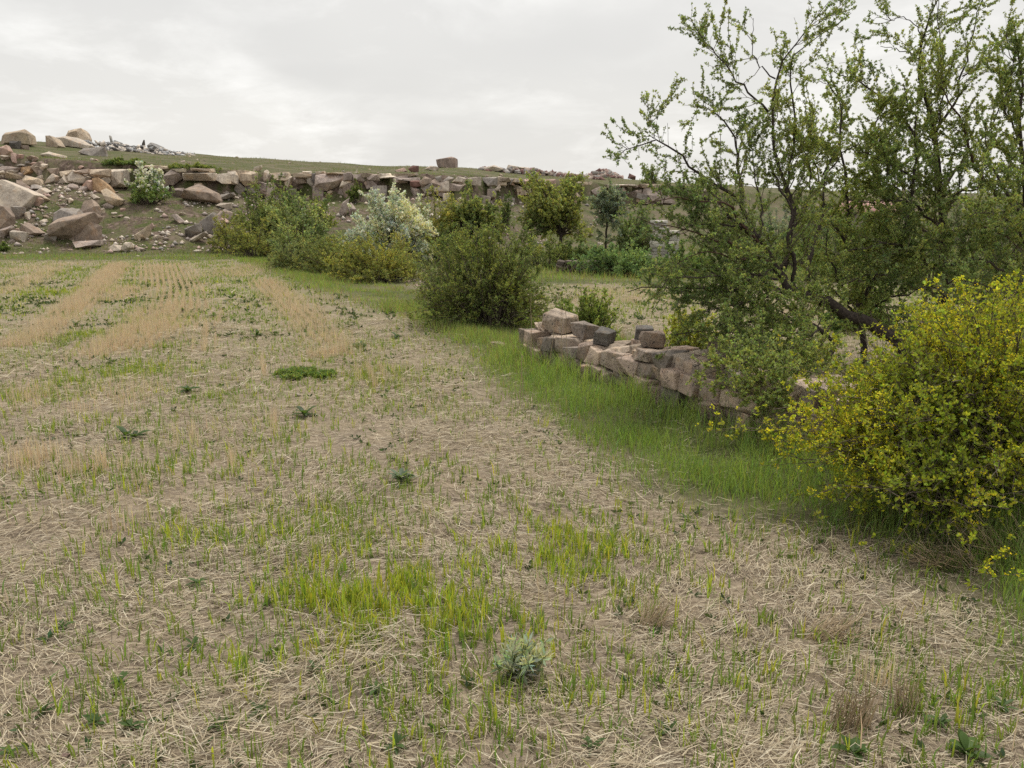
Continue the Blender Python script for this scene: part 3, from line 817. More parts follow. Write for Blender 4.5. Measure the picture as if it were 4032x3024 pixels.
def scatter_rubble():
    rr = np.random.default_rng(77)
    zones = [  # px box, count, size range, label, group
        ((0, 620, 180, 800), 56, (0.4, 1.15), 'angular stone in the tumbled rubble heap below the hilltop turf', 'stones of the rubble heap'),
        ((0, 830, 120, 975), 18, (0.2, 0.5), 'loose stone lodged among the brown boulders', 'stones among the brown boulders'),
        ((120, 790, 300, 960), 30, (0.16, 0.55), 'small loose stone scattered on the grassy quarry slope', 'stones scattered on the quarry slope'),
        ((270, 760, 1000, 965), 56, (0.16, 0.6), 'small loose stone scattered on the grassy quarry slope', 'stones scattered on the quarry slope'),
        ((180, 690, 460, 760), 26, (0.35, 0.95), 'loose stone lying in the hollow under the ledge', 'stones under the ledge'),
        ((30, 975, 800, 1010), 22, (0.1, 0.32), 'small stone in the grass strip at the slope foot', 'stones along the slope foot'),
        ((1000, 730, 1420, 830), 18, (0.2, 0.6), 'fallen stone below the quarried ledge face', 'fallen stones below the ledge'),
        ((950, 655, 2050, 690), 34, (0.12, 0.42), 'small stone along the turf rim of the ledge', 'stones along the ledge rim'),
        ((1650, 690, 2000, 800), 26, (0.25, 0.6), 'fallen stone below the quarried ledge face', 'fallen stones below the ledge'),
        ((2330, 720, 2900, 800), 24, (0.3, 0.8), 'stone on the far mauve rock ledge', 'stones of the far ledge'),
        ((300, 590, 1300, 660), 26, (0.2, 0.6), 'flat stone lying in the hilltop turf', 'flat stones in the hilltop turf'),
    ]
    i = 0
    for (a, b, c, d), n, (s0, s1), lab, grp in zones:
        for _ in range(n):
            i += 1
            p = ground(rr.uniform(a, c), rr.uniform(b, d))
            sz = s0 + (s1 - s0) * rr.random() ** 2
            loose_stone(p, sz, RUB_COL[rr.integers(8)], lab, grp, seed=i)
    # gravel too small to pick apart
    g = Geo()
    N = 5500
    px = rr.uniform(-40, 1500, N); py = rr.uniform(690, 1000, N)
    xs = rr.uniform(-36, 6, N); s = rr.random(N); ys = cliff_y(xs) - 9.3 + 9.6 * s
    keep = (fbm(xs, ys, 1.6, 31) > 0.47) & ((xs < -8) | (rr.random(N) < 0.4))
    xs, ys = xs[keep], ys[keep]; n = len(xs)
    sz = 0.04 + 0.15 * rr.random(n) ** 3
    oct_ = np.array([[1, 0, 0], [-1, 0, 0], [0, 1, 0], [0, -1, 0], [0, 0, 0.7], [0, 0, -0.7]], float)
    V = np.stack([xs, ys, tz(xs, ys) + sz * 0.2], 1)[:, None, :] + oct_[None] * sz[:, None, None] * rr.uniform(0.6, 1.3, (n, 6, 3))
    T = np.array([[0, 2, 4], [2, 1, 4], [1, 3, 4], [3, 0, 4], [2, 0, 5], [1, 2, 5], [3, 1, 5], [0, 3, 5]])
    base = np.array([PAL[c] for c in RUB_COL])[rr.integers(0, 8, n)] * rr.uniform(0.75, 1.2, (n, 1))
    g.add(V.reshape(-1, 3), T=(np.arange(n)[:, None, None] * 6 + T[None]).reshape(-1, 3), C=np.repeat(base, 6, axis=0))
    tag(g.obj('gravel', flat_mat('gravel_chips', 0.95, 0.1)), 'pinkish gravel and chips strewn over the quarry slope', 'gravel', None, 'stuff')


scatter_rubble()


def heap(name, label, p0, p1, y_base, hpx, n, size, cols, seed):
    """mound of stones too small to pick apart"""
    rr = np.random.default_rng(seed)
    g = Geo()
    A, B = ground(p0, y_base), ground(p1, y_base)
    mid = (A + B) / 2; hw = np.linalg.norm(B - A) / 2
    h = hpx / F_PX * mid[1]
    u = rr.uniform(-1, 1, n); w = rr.uniform(-1, 1, n)
    prof = np.clip(1 - np.abs(u) ** 1.6, 0, 1) * np.clip(1 - w * w, 0, 1) * rr.uniform(0.5, 1.0, n)
    x = mid[0] + u * hw; y = mid[1] + 0.8 + w * hw * 0.6
    z = tz(x, y) + prof * h * rr.uniform(0.2, 1.0, n)
    sz = size * rr.uniform(0.4, 1.3, n)
    box = np.array([[-1, -1, -.4], [1, -1, -.4], [1, 1, -.4], [-1, 1, -.4], [-1, -1, .4], [1, -1, .4], [1, 1, .4], [-1, 1, .4]], float)
    loc = box[None] * rr.uniform(0.6, 1.2, (n, 8, 3)) * sz[:, None, None]
    ax = nrm(rr.normal(size=(n, 3)) * np.array([1, 1, .6])); ang = rr.uniform(0, 1.4, n)
    c, s_ = np.cos(ang)[:, None, None], np.sin(ang)[:, None, None]
    k = ax[:, None, :]
    loc = loc * c + np.cross(np.broadcast_to(k, loc.shape), loc) * s_ + k * (loc * k).sum(-1, keepdims=True) * (1 - c)
    V = np.stack([x, y, z], 1)[:, None, :] + loc
    Q = np.array([[0, 3, 2, 1], [4, 5, 6, 7], [0, 1, 5, 4], [1, 2, 6, 5], [2, 3, 7, 6], [3, 0, 4, 7]])
    base = np.array([PAL[c_] for c_ in cols])[rr.integers(0, len(cols), n)] * rr.uniform(0.7, 1.25, (n, 1))
    g.add(V.reshape(-1, 3), Q=(np.arange(n)[:, None, None] * 8 + Q[None]).reshape(-1, 4), C=np.repeat(base, 8, axis=0))
    tag(g.obj(name, M_CHIP), label, 'rubble', None, 'stuff')


M_CHIP = flat_mat('stone_chips', 0.9, 0.15)
heap('rubble_heap', 'long heap of grey slate chips on the skyline beside the boulder trio', 350, 565, 592, 30, 420, 0.19, ['slate', 'pale', 'pale', 'slate', 'dark'], 5)
heap('rubble_heap', 'dark brown stone heap with a peak on the far skyline', 2325, 2435, 697, 34, 420, 0.3, ['red', 'brown', 'pink', 'grey'], 6)
heap('rubble_heap', 'low brown rubble mound on the hilltop behind the dark round tree', 2060, 2180, 692, 22, 300, 0.25, ['brown', 'red', 'grey'], 8)

# ------------------------------------------------------------------ dry stone walls
def wall_stone(rr, w, d, h, name='stone', mat=None, colr=None, irregular=0.16, cuts=1):
    c = np.array([[sx, sy, sz] for sx in (-1, 1) for sy in (-1, 1) for sz in (-1, 1)], float) * 0.5
    c = c * (1 + rr.uniform(-irregular * 1.5, irregular * 0.35, (8, 3))) + rr.uniform(-0.05, 0.05, (8, 3))
    ex = nrm(rr.normal(size=(7, 3))) * rr.uniform(0.5, 0.62, (7, 1)) * np.array([1.05, 1.05, 1.0])
    p = np.concatenate([c, ex]) * np.array([w, d, h])
    return hull_mesh(name, p, min(w, d, h) * 0.035, cuts, min(w, h) * 0.13, mat or M_STONE, int(rr.integers(1000)))


def put_stone(me, loc, rz, colr, parent=None, rr=None, tilt=0.08, name='stone'):
    o = bpy.data.objects.new(name, me); COL.objects.link(o)
    o.rotation_euler = (rr.uniform(-tilt, tilt), rr.uniform(-tilt, tilt), rz)
    k = rr.uniform(0.66, 1.3)
    o.color = tuple(min(1, v * k) for v in colr) + (1,)
    if parent:
        o.parent = parent
        o.location = tuple(float(a) for a in np.array(loc) - np.array(parent.location))
    else:
        o.location = tuple(float(a) for a in loc)
    return o


WCOL = [(0.44, 0.36, 0.30), (0.36, 0.305, 0.26), (0.50, 0.405, 0.33), (0.42, 0.335, 0.28), (0.30, 0.265, 0.24)]
WDIR = np.array([-0.52, 1.0]) / math.sqrt(1.2704)
WANG = math.atan2(WDIR[1], WDIR[0])
WNOR = np.array([-WDIR[1], WDIR[0]]) * -1            # away from the field
if WNOR[0] < 0: WNOR = -WNOR


def wall_pt(y, off, z):
    x = wall_x(y)
    return np.array([x + WNOR[0] * off, y + WNOR[1] * off, z])


def field_wall():
    rr = np.random.default_rng(11)
    base = wall_pt(6.5, 0, 0)
    root = thing('dry_stone_wall', 'low tumbledown dry stone wall of brown blocks between the two fields', 'wall', base)
    y0, y1 = 4.1, 8.7
    top = lambda y: np.interp(y, [4.1, 5.5, 6.2, 7.0, 7.7, 8.3, 9.25], [0.46, 0.46, 0.44, 0.43, 0.33, 0.37, 0.42])
    for row in (0, 1):
        z = 0.0; course = 0
        hs = [0.18, 0.16, 0.13]
        for ch in hs:
            y = y0 + rr.uniform(0, 0.1)
            while y < y1:
                w = rr.uniform(0.12, 0.27) * (0.95 if course else 1.1)
                dy = w * WDIR[1]
                ym = y + dy / 2
                gz = float(tz(wall_x(ym), ym))
                hh = ch * rr.uniform(0.88, 1.15)
                if z + hh * 0.6 < top(ym) + rr.uniform(-0.06, 0.05):
                    dp = rr.uniform(0.22, 0.3)
                    off = (-0.15 if row == 0 else 0.17) + rr.uniform(-0.05, 0.05) + z * 0.08 * (1 if row == 0 else -1)
                    put_stone(wall_stone(rr, w * 1.12, dp, hh * 1.06, irregular=0.22, cuts=2), wall_pt(ym, off, gz + z + hh / 2 - 0.06 + rr.uniform(-0.012, 0.012)), WANG + rr.uniform(-0.1, 0.1), WCOL[rr.integers(5)], root, rr, 0.09)
                y += dy
            z += ch * 0.97; course += 1
    # capping and core stones
    y = y0
    while y < y1:
        w = rr.uniform(0.16, 0.32); ym = y + w / 2
        gz = float(tz(wall_x(ym), ym))
        put_stone(wall_stone(rr, w, rr.uniform(0.2, 0.34), rr.uniform(0.07, 0.12), irregular=0.3, cuts=2), wall_pt(ym, rr.uniform(-0.08, 0.1), gz + top(ym) - 0.09 + rr.uniform(-0.02, 0.02)), WANG + rr.uniform(-0.5, 0.5), [(0.5, 0.42, 0.34), (0.33, 0.28, 0.235), (0.42, 0.35, 0.28)][rr.integers(3)], root, rr, 0.16)
        y += w * 0.82
    # loose stones resting on top
    def loose(y, off, w, d, h, colr, lab, rz=0.0, tilt=0.1, cuts=2, on_ground=False, lift=0.0):
        p = wall_pt(y, off, 0.0)
        p[2] = float(tz(p[0], p[1])) + (0 if on_ground else float(top(y)) - 0.02) + h / 2 - 0.03 + lift
        o = put_stone(wall_stone(rr, w, d, h, 'loose_stone', None, None, 0.2, cuts), p, WANG + rz, colr, None, rr, tilt, 'loose_stone')
        tag(o, lab, 'stone')
    loose(7.2, 0.12, 0.19, 0.2, 0.17, (0.17, 0.162, 0.155), 'dark lichened block standing on the wall top behind a brown block', 0.9)
    loose(6.93, 0.0, 0.23, 0.2, 0.15, (0.33, 0.265, 0.22), 'plain brown squared block sitting on the wall top', 0.95, 0.05)
    loose(6.14, 0.05, 0.24, 0.24, 0.18, (0.31, 0.27, 0.23), 'tall pointed stone on the wall top next to the hawthorn leaves', 0.6, 0.25)
    loose(8.4, 0.0, 0.34, 0.3, 0.22, (0.38, 0.32, 0.265), 'biggest pale topped stone on the ruined end of the wall', 0.4, 0.25, 2, False, -0.03)
    loose(7.6, -0.02, 0.19, 0.2, 0.14, (0.2, 0.19, 0.18), 'blackish lichened stone in the sagging stretch of wall', 0.5, 0.2)
    loose(9.3, -0.25, 0.17, 0.15, 0.12, (0.48, 0.40, 0.33), 'small pale stone in the grass off the ruined wall end', 0.3, 0.1, 2, True)
    loose(7.98, 0.03, 0.25, 0.22, 0.15, (0.29, 0.25, 0.22), 'grey cracked stone beside the biggest pale topped stone', 0.2, 0.2)


field_wall()
ledge_fill()


def back_wall():
    rr = np.random.default_rng(12)
    A, B = ground(2180, 1076), ground(2560, 1082)
    root = thing('dry_stone_wall', 'low dark dry stone wall behind the far stubble field', 'wall', (A + B) / 2)
    L = np.linalg.norm(B - A); d = (B - A) / L; ang = math.atan2(d[1], d[0])
    vs = [wall_stone(rr, 1, 1, 1, 'stone', M_STONE, None, 0.32, 0) for _ in range(6)]
    for z in (0.0, 0.13, 0.25):
        t = rr.uniform(0, 0.1)
        while t < L:
            w = rr.uniform(0.16, 0.34)
            p = A + d * (t + w / 2); p[2] = float(tz(p[0], p[1])) + z + 0.07
            o = put_stone(vs[rr.integers(6)], p, ang, (0.2, 0.165, 0.14), root, rr, 0.1)
            o.scale = (w, 0.35, 0.14)
            t += w
    # rubble spill near the hedge
    for i, (px, py) in enumerate([(1575, 1085), (1600, 1095), (1625, 1105), (1650, 1112), (1600, 1112), (1670, 1122), (1560, 1100), (1690, 1105), (1640, 1125)]):
        loose_stone(ground(px, py), rr.uniform(0.2, 0.34), ['pink', 'brown', 'pale', 'violet'][i % 4], 'stone of the collapsed wall spilling out between two hedge bushes', 'collapsed wall stones by the hedge', seed=500 + i)


back_wall()


def slab_stack():
    rr = np.random.default_rng(13)
    Y = 31.0
    base = at(2606, 938, Y)
    gz = float(tz(base[0], base[1]))
    root = thing('slab_stack', 'stack of whitish sawn stone slabs glimpsed past the hawthorn', 'slab stack', (base[0], base[1], gz))
    z = gz; top = at(2606, 868, Y)[2]
    while z < top:
        h = rr.uniform(0.09, 0.17)
        for k, (ox, w) in enumerate(((-0.12, 0.62), (0.42, 0.42))):
            if k == 1 and z > top - 0.45: continue
            me = wall_stone(rr, w * rr.uniform(0.9, 1.05), 0.6, h, 'slab', M_ROCK, None, 0.06, 1)
            put_stone(me, (base[0] + ox + rr.uniform(-.03, .03), base[1], z + h / 2), 0.05, (0.52, 0.51, 0.47), root, rr, 0.02, 'slab')
        z += h


slab_stack()

# ------------------------------------------------------------------ far buildings behind the hawthorns
def cottage():
    m_wall, t = mat_new('pale_render')
    n1 = t.noise(t.n('ShaderNodeTexCoord').outputs['Object'], 3.0, 5)
    t.n('ShaderNodeOutputMaterial', {0: t.n('ShaderNodeBsdfPrincipled', {'Base Color': t.ramp(n1, [(0.3, (0.26, 0.22, 0.19)), (0.7, (0.36, 0.31, 0.27))]), 'Roughness': 0.9}).outputs[0]})
    m_roof, t = mat_new('pink_roof')
    n1 = t.noise(t.n('ShaderNodeTexCoord').outputs['Object'], 6.0, 5)
    t.n('ShaderNodeOutputMaterial', {0: t.n('ShaderNodeBsdfPrincipled', {'Base Color': t.ramp(n1, [(0.3, (0.34, 0.17, 0.15)), (0.7, (0.48, 0.29, 0.26))]), 'Roughness': 0.85}).outputs[0]})
    m_dark = bark_mat('dark_opening', (0.015, 0.015, 0.016), (0.03, 0.03, 0.03))

    def box(name, x0, x1, y0, y1, z0, z1, mat, par):
        V = [(x, y, z) for z in (z0, z1) for y in (y0, y1) for x in (x0, x1)]
        return build(name, V, [(0, 2, 3, 1), (4, 5, 7, 6), (0, 1, 5, 4), (2, 6, 7, 3), (0, 4, 6, 2), (1, 3, 7, 5)], None, mat, None, par)
    Y = 52.0
    p = at(3440, 850, Y); p[2] = float(tz(p[0], p[1])) - 0.05
    r = thing('cottage', 'small pink roofed cottage glimpsed through the hawthorn branches', 'cottage', p)
    eave = at(3440, 832, Y)[2] - p[2]; ridge = at(3440, 790, Y)[2] - p[2]
    box('wall', -1.5, 1.5, 0, 2.6, 0, eave, m_wall, r)
    V = [(-1.75, -0.3, eave + .01), (1.75, -0.3, eave + .01), (1.75, 1.3, ridge), (-1.75, 1.3, ridge), (1.75, 2.9, eave + .01), (-1.75, 2.9, eave + .01),
         (-1.75, -0.3, eave - .08), (1.75, -0.3, eave - .08), (1.75, 2.9, eave - .08), (-1.75, 2.9, eave - .08)]
    ro = build('roof', V, [(0, 1, 2, 3), (3, 2, 4, 5), (6, 7, 1, 0), (5, 4, 8, 9), (9, 8, 7, 6)], [(0, 3, 5), (1, 4, 2), (0, 5, 9), (0, 9, 6), (1, 7, 8), (1, 8, 4)], m_roof, None, r)
    box('door', -0.4, 0.35, -0.04, 0.0, 0, min(1.9, eave * 0.8), m_dark, r)
    box('window', 0.7, 1.2, -0.04, 0.0, eave * 0.4, eave * 0.7, m_dark, r)
    p2 = ground(3556, 772); TY = p2[1]; p2[2] -= 0.05
    r2 = thing('water_tank', 'small white tank on legs far behind the hawthorns', 'tank', p2)
    tb, tt = at(3556, 760, TY)[2] - p2[2], at(3556, 732, TY)[2] - p2[2]
    a = np.arange(14) * 2 * math.pi / 14
    ring = lambda z, rad: np.stack([np.cos(a) * rad, np.sin(a) * rad, np.full(14, z)], 1)
    V = np.concatenate([ring(tb, 0.28), ring(tt - 0.08, 0.28), ring(tt, 0.16), [[0, 0, tb]], [[0, 0, tt]]])
    i = np.arange(14); j = (i + 1) % 14
    build('barrel', V, np.concatenate([np.stack([i, j, j + 14, i + 14], 1), np.stack([i + 14, j + 14, j + 28, i + 28], 1)]), np.concatenate([np.stack([j, i, np.full(14, 42)], 1), np.stack([i + 28, j + 28, np.full(14, 43)], 1)]), m_wall, None, r2)
    for sx in (-0.2, 0.2):
        for sy in (-0.2, 0.2):
            box('leg', sx - .03, sx + .03, sy - .03, sy + .03, -0.1, tb + 0.02, m_dark, r2)


cottage()


# ------------------------------------------------------------------ shrubs and trees
def shrub(name, label, cat, px, foot, halfw, top, leaf, base, seed, stems=60, clusters=4000, cl=3, depth=0.85, Y=None, twig=None, shoots=0, flat=0.0,
          lobes=0.18, flower=None, fl_n=0, fl_size=0.04, group=None, per_m=9, sub=(0.10, 0.22), up=0.3, sink=0.0, aspect=0.5, stemfrac=1.0, var=0.25, mat=None, spread=1.0, bare=0):
    """many-stemmed shrub: stems fan out from the foot to an uneven dome and carry leafy side shoots"""
    rng = np.random.default_rng(seed)
    clusters = int(clusters * 0.8); leaf = leaf * 1.1
    if Y is None:
        Y = ground(px, foot)[1]
    w = halfw / F_PX * Y
    d = w * depth
    Yc = Y + d * 0.75
    ct = at(px, foot, Yc)
    b = np.array([ct[0], Yc, float(tz(ct[0], Yc)) - 0.03 - sink])
    h = at(px, top, Yc)[2] - b[2]
    w = w * Yc / Y * 1.1
    h = max(h * 0.93, 0.4)
    root = thing(name, label, cat, b, group)
    n = stems
    phi = rng.uniform(0, 2 * math.pi, n); th = np.arccos(1.0 - 1.1 * rng.random(n) ** 0.75); s = rng.uniform(0.45, 1.0, n) ** 0.6
    a1, a2, a3 = rng.uniform(0, 6.28, 3)
    lob = 1 + lobes * np.sin(3 * phi + a1 + 2 * th) + lobes * 0.6 * np.sin(7 * phi + a2) * np.sin(4 * th + a3)
    rho = np.sin(th) * s * lob; ze = np.clip(np.cos(th), 0, 1) ** (1 - flat * 0.5) * s * (1 + lobes * 0.5 * np.sin(5 * phi + a2))
    tgt = np.stack([w * rho * np.cos(phi), d * rho * np.sin(phi), np.clip(h * ze, h * 0.05, h * 1.04)], 1)
    if shoots:
        k = shoots
        ex = rng.uniform(-0.75, 0.75, (k, 1)); ey = rng.uniform(-0.6, 0.6, (k, 1))
        tg = np.concatenate([ex * w, ey * d, h * (0.92 + 0.2 * rng.random((k, 1)) - 0.4 * ex ** 2)], 1)
        tgt = np.concatenate([tgt, tg])
    n = len(tgt)
    st = np.stack([tgt[:, 0] * rng.uniform(0.1, 0.4, n), tgt[:, 1] * rng.uniform(0.1, 0.4, n), np.zeros(n) - 0.02], 1)
    ctl = st * 0.6 + tgt * 0.4 + np.array([0, 0, 0.22 * h]) + rng.normal(size=(n, 3)) * 0.07 * h
    u = np.linspace(0, 1, 8)[None, :, None]
    P = (1 - u) ** 2 * st[:, None] + 2 * u * (1 - u) * ctl[:, None] + u * u * tgt[:, None] + rng.normal(size=(n, 8, 3)) * 0.012 * h * np.minimum(u, 0.7)
    r0 = 0.012 * h ** 0.8 * stemfrac
    R = r0 * (1 - 0.8 * u[:, :, 0]) * rng.uniform(0.6, 1.2, (n, 1))
    P1, R1 = sprout(rng, P, R, per_m / h ** 0.5, 0.22, 1.0, (sub[0] * h, sub[1] * h), (0.35, 1.15), up, 0.16, 5, 0.55, r0 * 0.12)
    P2, R2 = sprout(rng, P1, R1, 1.6 / (sub[1] * h), 0.15, 1.0, (sub[0] * 0.4 * h, sub[1] * 0.5 * h), (0.4, 1.1), up, 0.2, 3, 0.6, r0 * 0.09)
    g = Geo()
    far = Y > 15
    if far:
        V, Q = tubes(P[:, [0, 3, 5, 7]], R[:, [0, 3, 5, 7]], 3); g.add(V, Q=Q)
        q = rng.random(len(P1)) < 0.6
        V, Q = tubes(P1[q][:, [0, 2, 4]], R1[q][:, [0, 2, 4]], 3); g.add(V, Q=Q)
    else:
        V, Q = tubes(P, R, 4); g.add(V, Q=Q)
        V, Q = tubes(P1[:, [0, 2, 4]], R1[:, [0, 2, 4]], 3); g.add(V, Q=Q)
        q = rng.permutation(len(P2))[:3000]
        V, Q = tubes(P2[q][:, [0, 2]], R2[q][:, [0, 2]], 3); g.add(V, Q=Q)
    g.obj('stems', twig or M_TWIG, root)
    g = Geo()
    l1 = np.linalg.norm(np.diff(P1, axis=1), axis=2).sum(); l2 = np.linalg.norm(np.diff(P2, axis=1), axis=2).sum(); l0 = np.linalg.norm(np.diff(P, axis=1), axis=2).sum()
    foliage(rng, g, P2, clusters * 0.55 / l2, 0.1, 1.0, cl, leaf, base, spread, up, aspect, var)
    foliage(rng, g, P1, clusters * 0.32 / l1, 0.2, 1.0, cl, leaf, base, spread, up, aspect, var)
    foliage(rng, g, P, clusters * 0.13 / l0, 0.55, 1.0, cl, leaf, base, spread, up, aspect, var)
    g.obj('foliage', mat or M_LEAF_FAR, root)
    if flower is not None:
        g = Geo()
        outer = np.concatenate([P1[:, 2:5], P2])
        zz = outer[:, 1, 2] / h
        wgt = np.clip((zz - fl_low.get(name, 0.0)) * 2.0, 0.02, 1)
        keep = rng.random(len(outer)) < wgt
        outer = outer[keep]
        foliage(rng, g, outer, fl_n / np.linalg.norm(np.diff(outer, axis=1), axis=2).sum(), 0.2, 1.0, 3, fl_size, flower, 1.2, 0.3, 0.8, 0.12)
        g.obj('flowers', M_PETAL, root)
    return root, b, (w, d, h)


fl_low = {'blossom_shrub': 0.35}
G_DARK, G_MID, G_YEL, G_OLV = (0.050, 0.075, 0.018), (0.072, 0.115, 0.028), (0.150, 0.165, 0.022), (0.085, 0.098, 0.022)
HG = 'hedge bushes along the far wall line'

# bushes at the hedge line, near to far
shrub('barberry_bush', 'big rounded dark green thorny bush standing at the ruined end of the wall', 'bush', 1918, 1300, 290, 885, 0.031, (0.08, 0.102, 0.022), 101, 200, 27000, 3, 0.85, None, None, 40, 0.25, 0.10, per_m=11, up=0.4, sub=(0.08, 0.2), stemfrac=0.7)
shrub('barberry_bush', 'greyish green low bush leaning off the big rounded bush toward the stubble', 'bush', 1745, 1190, 110, 985, 0.034, (0.085, 0.098, 0.03), 102, 60, 4200, 3, 0.9, None, None, 12, 0.2, 0.15, up=0.45)
shrub('barberry_bush', 'yellowish green bush with many upright shoots in the middle of the hedge', 'bush', 1490, 1118, 225, 938, 0.052, (0.115, 0.124, 0.024), 103, 130, 10500, 3, 0.8, None, None, 26, 0.3, 0.14, up=0.5)
shrub('barberry_bush', 'olive green bush joining the yellowish hedge bush on the stubble side', 'bush', 1335, 1085, 150, 930, 0.052, G_OLV, 104, 90, 6500, 3, 0.9, None, None, 14, 0.3, 0.16, up=0.45)
shrub('barberry_bush', 'dark squat bush with bare grey twigs showing at its foot', 'bush', 1190, 1072, 130, 925, 0.052, (0.082, 0.098, 0.032), 105, 80, 5600, 3, 0.9, None, None, 8, 0.3, 0.18)
shrub('barberry_bush', 'olive bush where the hedge meets the grass below the quarry slope', 'bush', 1000, 1022, 135, 830, 0.062, (0.105, 0.118, 0.024), 106, 80, 6500, 3, 0.9, None, None, 10, 0.35, 0.16)
shrub('barberry_bush', 'golden green low bush at the far end of the hedge', 'bush', 905, 1000, 85, 840, 0.062, (0.105, 0.112, 0.022), 107, 56, 4200, 3, 0.9, None, None, 8, 0.3, 0.16)
shrub('hawthorn_bush', 'loose light green twiggy bush behind the squat dark hedge bush', 'bush', 1185, 1010, 140, 770, 0.065, (0.115, 0.145, 0.05), 108, 76, 6000, 3, 0.8, 25.0, None, 10, 0.1, 0.22)
shrub('hawthorn_bush', 'wide dark green bush in front of the mauve quarry ledge', 'bush', 1055, 900, 150, 640, 0.085, (0.072, 0.095, 0.024), 109, 80, 7600, 3, 0.8, 33.0, None, 0, 0.1, 0.2)
shrub('hawthorn_bush', 'dark green spreading bush between the ledge and the silvery blossom tree', 'bush', 1205, 905, 120, 668, 0.085, (0.07, 0.095, 0.024), 110, 66, 6400, 3, 0.8, 32.0, None, 0, 0.1, 0.2)
shrub('blossom_tree', 'dense silvery white blossoming tree in the middle of the hedge line', 'tree', 1535, 985, 182, 688, 0.075, (0.1804, 0.2039, 0.1569), 111, 120, 10500, 3, 0.8, 25.0, None, 0, 0.35, 0.06, flower=(0.2510, 0.2667, 0.2275), fl_n=5500, fl_size=0.07, var=0.2)
shrub('barberry_bush', 'slender yellowish bush in front of the silvery blossom tree', 'bush', 1570, 1010, 34, 885, 0.055, (0.11, 0.115, 0.03), 112, 22, 900, 3, 0.9, 22.0, None, 8, 0.1, 0.2)
shrub('hawthorn_bush', 'yellow green see-through bush beside the silvery blossom tree', 'bush', 1735, 965, 100, 745, 0.07, (0.125, 0.13, 0.025), 113, 70, 5000, 3, 0.8, 28.0, None, 6, 0.0, 0.2)
shrub('hawthorn_bush', 'low dark bush filling the gap under the two round trees', 'bush', 1815, 985, 150, 840, 0.07, (0.05, 0.07, 0.02), 114, 60, 4600, 3, 0.8, 26.0)

# bushes behind the wall and round the second field
shrub('barberry_bush', 'fresh green spreading bush growing just behind the low wall', 'bush', 2310, 1300, 150, 1140, 0.026, (0.095, 0.13, 0.022), 120, 110, 11000, 3, 0.8, 9.4, None, 22, 0.3, 0.18, up=0.5)
shrub('barberry_bush', 'yellow green bush of upright shoots behind the brown block on the wall', 'bush', 2700, 1345, 140, 1225, 0.026, (0.16, 0.18, 0.022), 121, 90, 8000, 3, 0.7, 7.7, None, 20, 0.3, 0.22, up=0.6)
shrub('hawthorn_bush', 'soft mid green bush at the edge of the second stubble field', 'bush', 2445, 1118, 175, 905, 0.052, (0.075, 0.12, 0.040), 122, 110, 10500, 3, 0.8, 21.0, None, 0, 0.2, 0.18)
shrub('hawthorn_bush', 'dark bush beside the trunk of the round dark tree', 'bush', 2285, 1060, 95, 915, 0.055, (0.055, 0.08, 0.022), 123, 60, 4600, 3, 0.8, 24.5)
shrub('hawthorn_bush', 'dark green bush in front of the whitish slab stack', 'bush', 2690, 1085, 150, 930, 0.05, (0.06, 0.095, 0.024), 124, 80, 7000, 3, 0.8, 21.5)
shrub('hawthorn_bush', 'deep green bush behind the silvery grey tree', 'bush', 2500, 1000, 105, 770, 0.08, (0.06, 0.085, 0.03), 125, 66, 5600, 3, 0.8, 32.0)

shrub('hawthorn_bush', 'low bush hiding the foot of the round dark tree', 'bush', 2160, 1040, 135, 885, 0.055, (0.068, 0.09, 0.024), 126, 60, 5000, 3, 0.8, 24.0)
# bushes on the quarry slope and hilltop
shrub('blossom_shrub', 'white blossoming shrub half green on the quarry slope', 'shrub', 592, 818, 86, 645, 0.09, (0.085, 0.125, 0.03), 130, 70, 4600, 3, 0.8, None, None, 6, 0.1, 0.12, flower=(0.3529, 0.3451, 0.2980), fl_n=2200, fl_size=0.09)
shrub('hawthorn_bush', 'plain green bush behind the white blossoming shrub', 'bush', 505, 748, 75, 632, 0.095, (0.064, 0.092, 0.022), 131, 56, 3800, 3, 0.8)
shrub('hawthorn_bush', 'green bush above the pyramid shaped brown boulder', 'bush', 765, 756, 98, 655, 0.095, (0.085, 0.11, 0.026), 132, 60, 4200, 3, 0.7, None, None, 0, 0.3, 0.22)
shrub('hawthorn_bush', 'small dark bush growing out of the ledge above the fallen slab', 'bush', 1398, 775, 34, 700, 0.09, (0.05, 0.07, 0.014), 133, 26, 1300, 3, 0.8, 42.3)
shrub('hawthorn_bush', 'small round bush under the sawn part of the ledge', 'bush', 1992, 785, 32, 733, 0.09, (0.055, 0.08, 0.018), 134, 26, 1100, 3, 0.8, 42.0)
shrub('hawthorn_bush', 'wispy bush on the far ledge above the big mauve boulder', 'bush', 2565, 742, 42, 652, 0.1, (0.085, 0.11, 0.04), 135, 40, 1500, 3, 0.8, None, None, 26, 0.0, 0.2)
shrub('hawthorn_bush', 'little green bush in the grass under the brown boulders', 'bush', 8, 992, 32, 940, 0.08, (0.06, 0.09, 0.02), 136, 26, 1000, 3, 0.8)
shrub('hawthorn_bush', 'scrap of green bush low on the slope near the leaning grey boulder', 'bush', 870, 768, 40, 715, 0.09, (0.075, 0.105, 0.025), 137, 22, 900, 3, 0.8)
shrub('hawthorn_bush', 'dark hilltop thicket beside the long pale skyline slab', 'bush', 2050, 684, 45, 658, 0.14, (0.035, 0.045, 0.02), 138, 24, 900, 3, 0.8, None, None, 0, 0.5, 0.2)

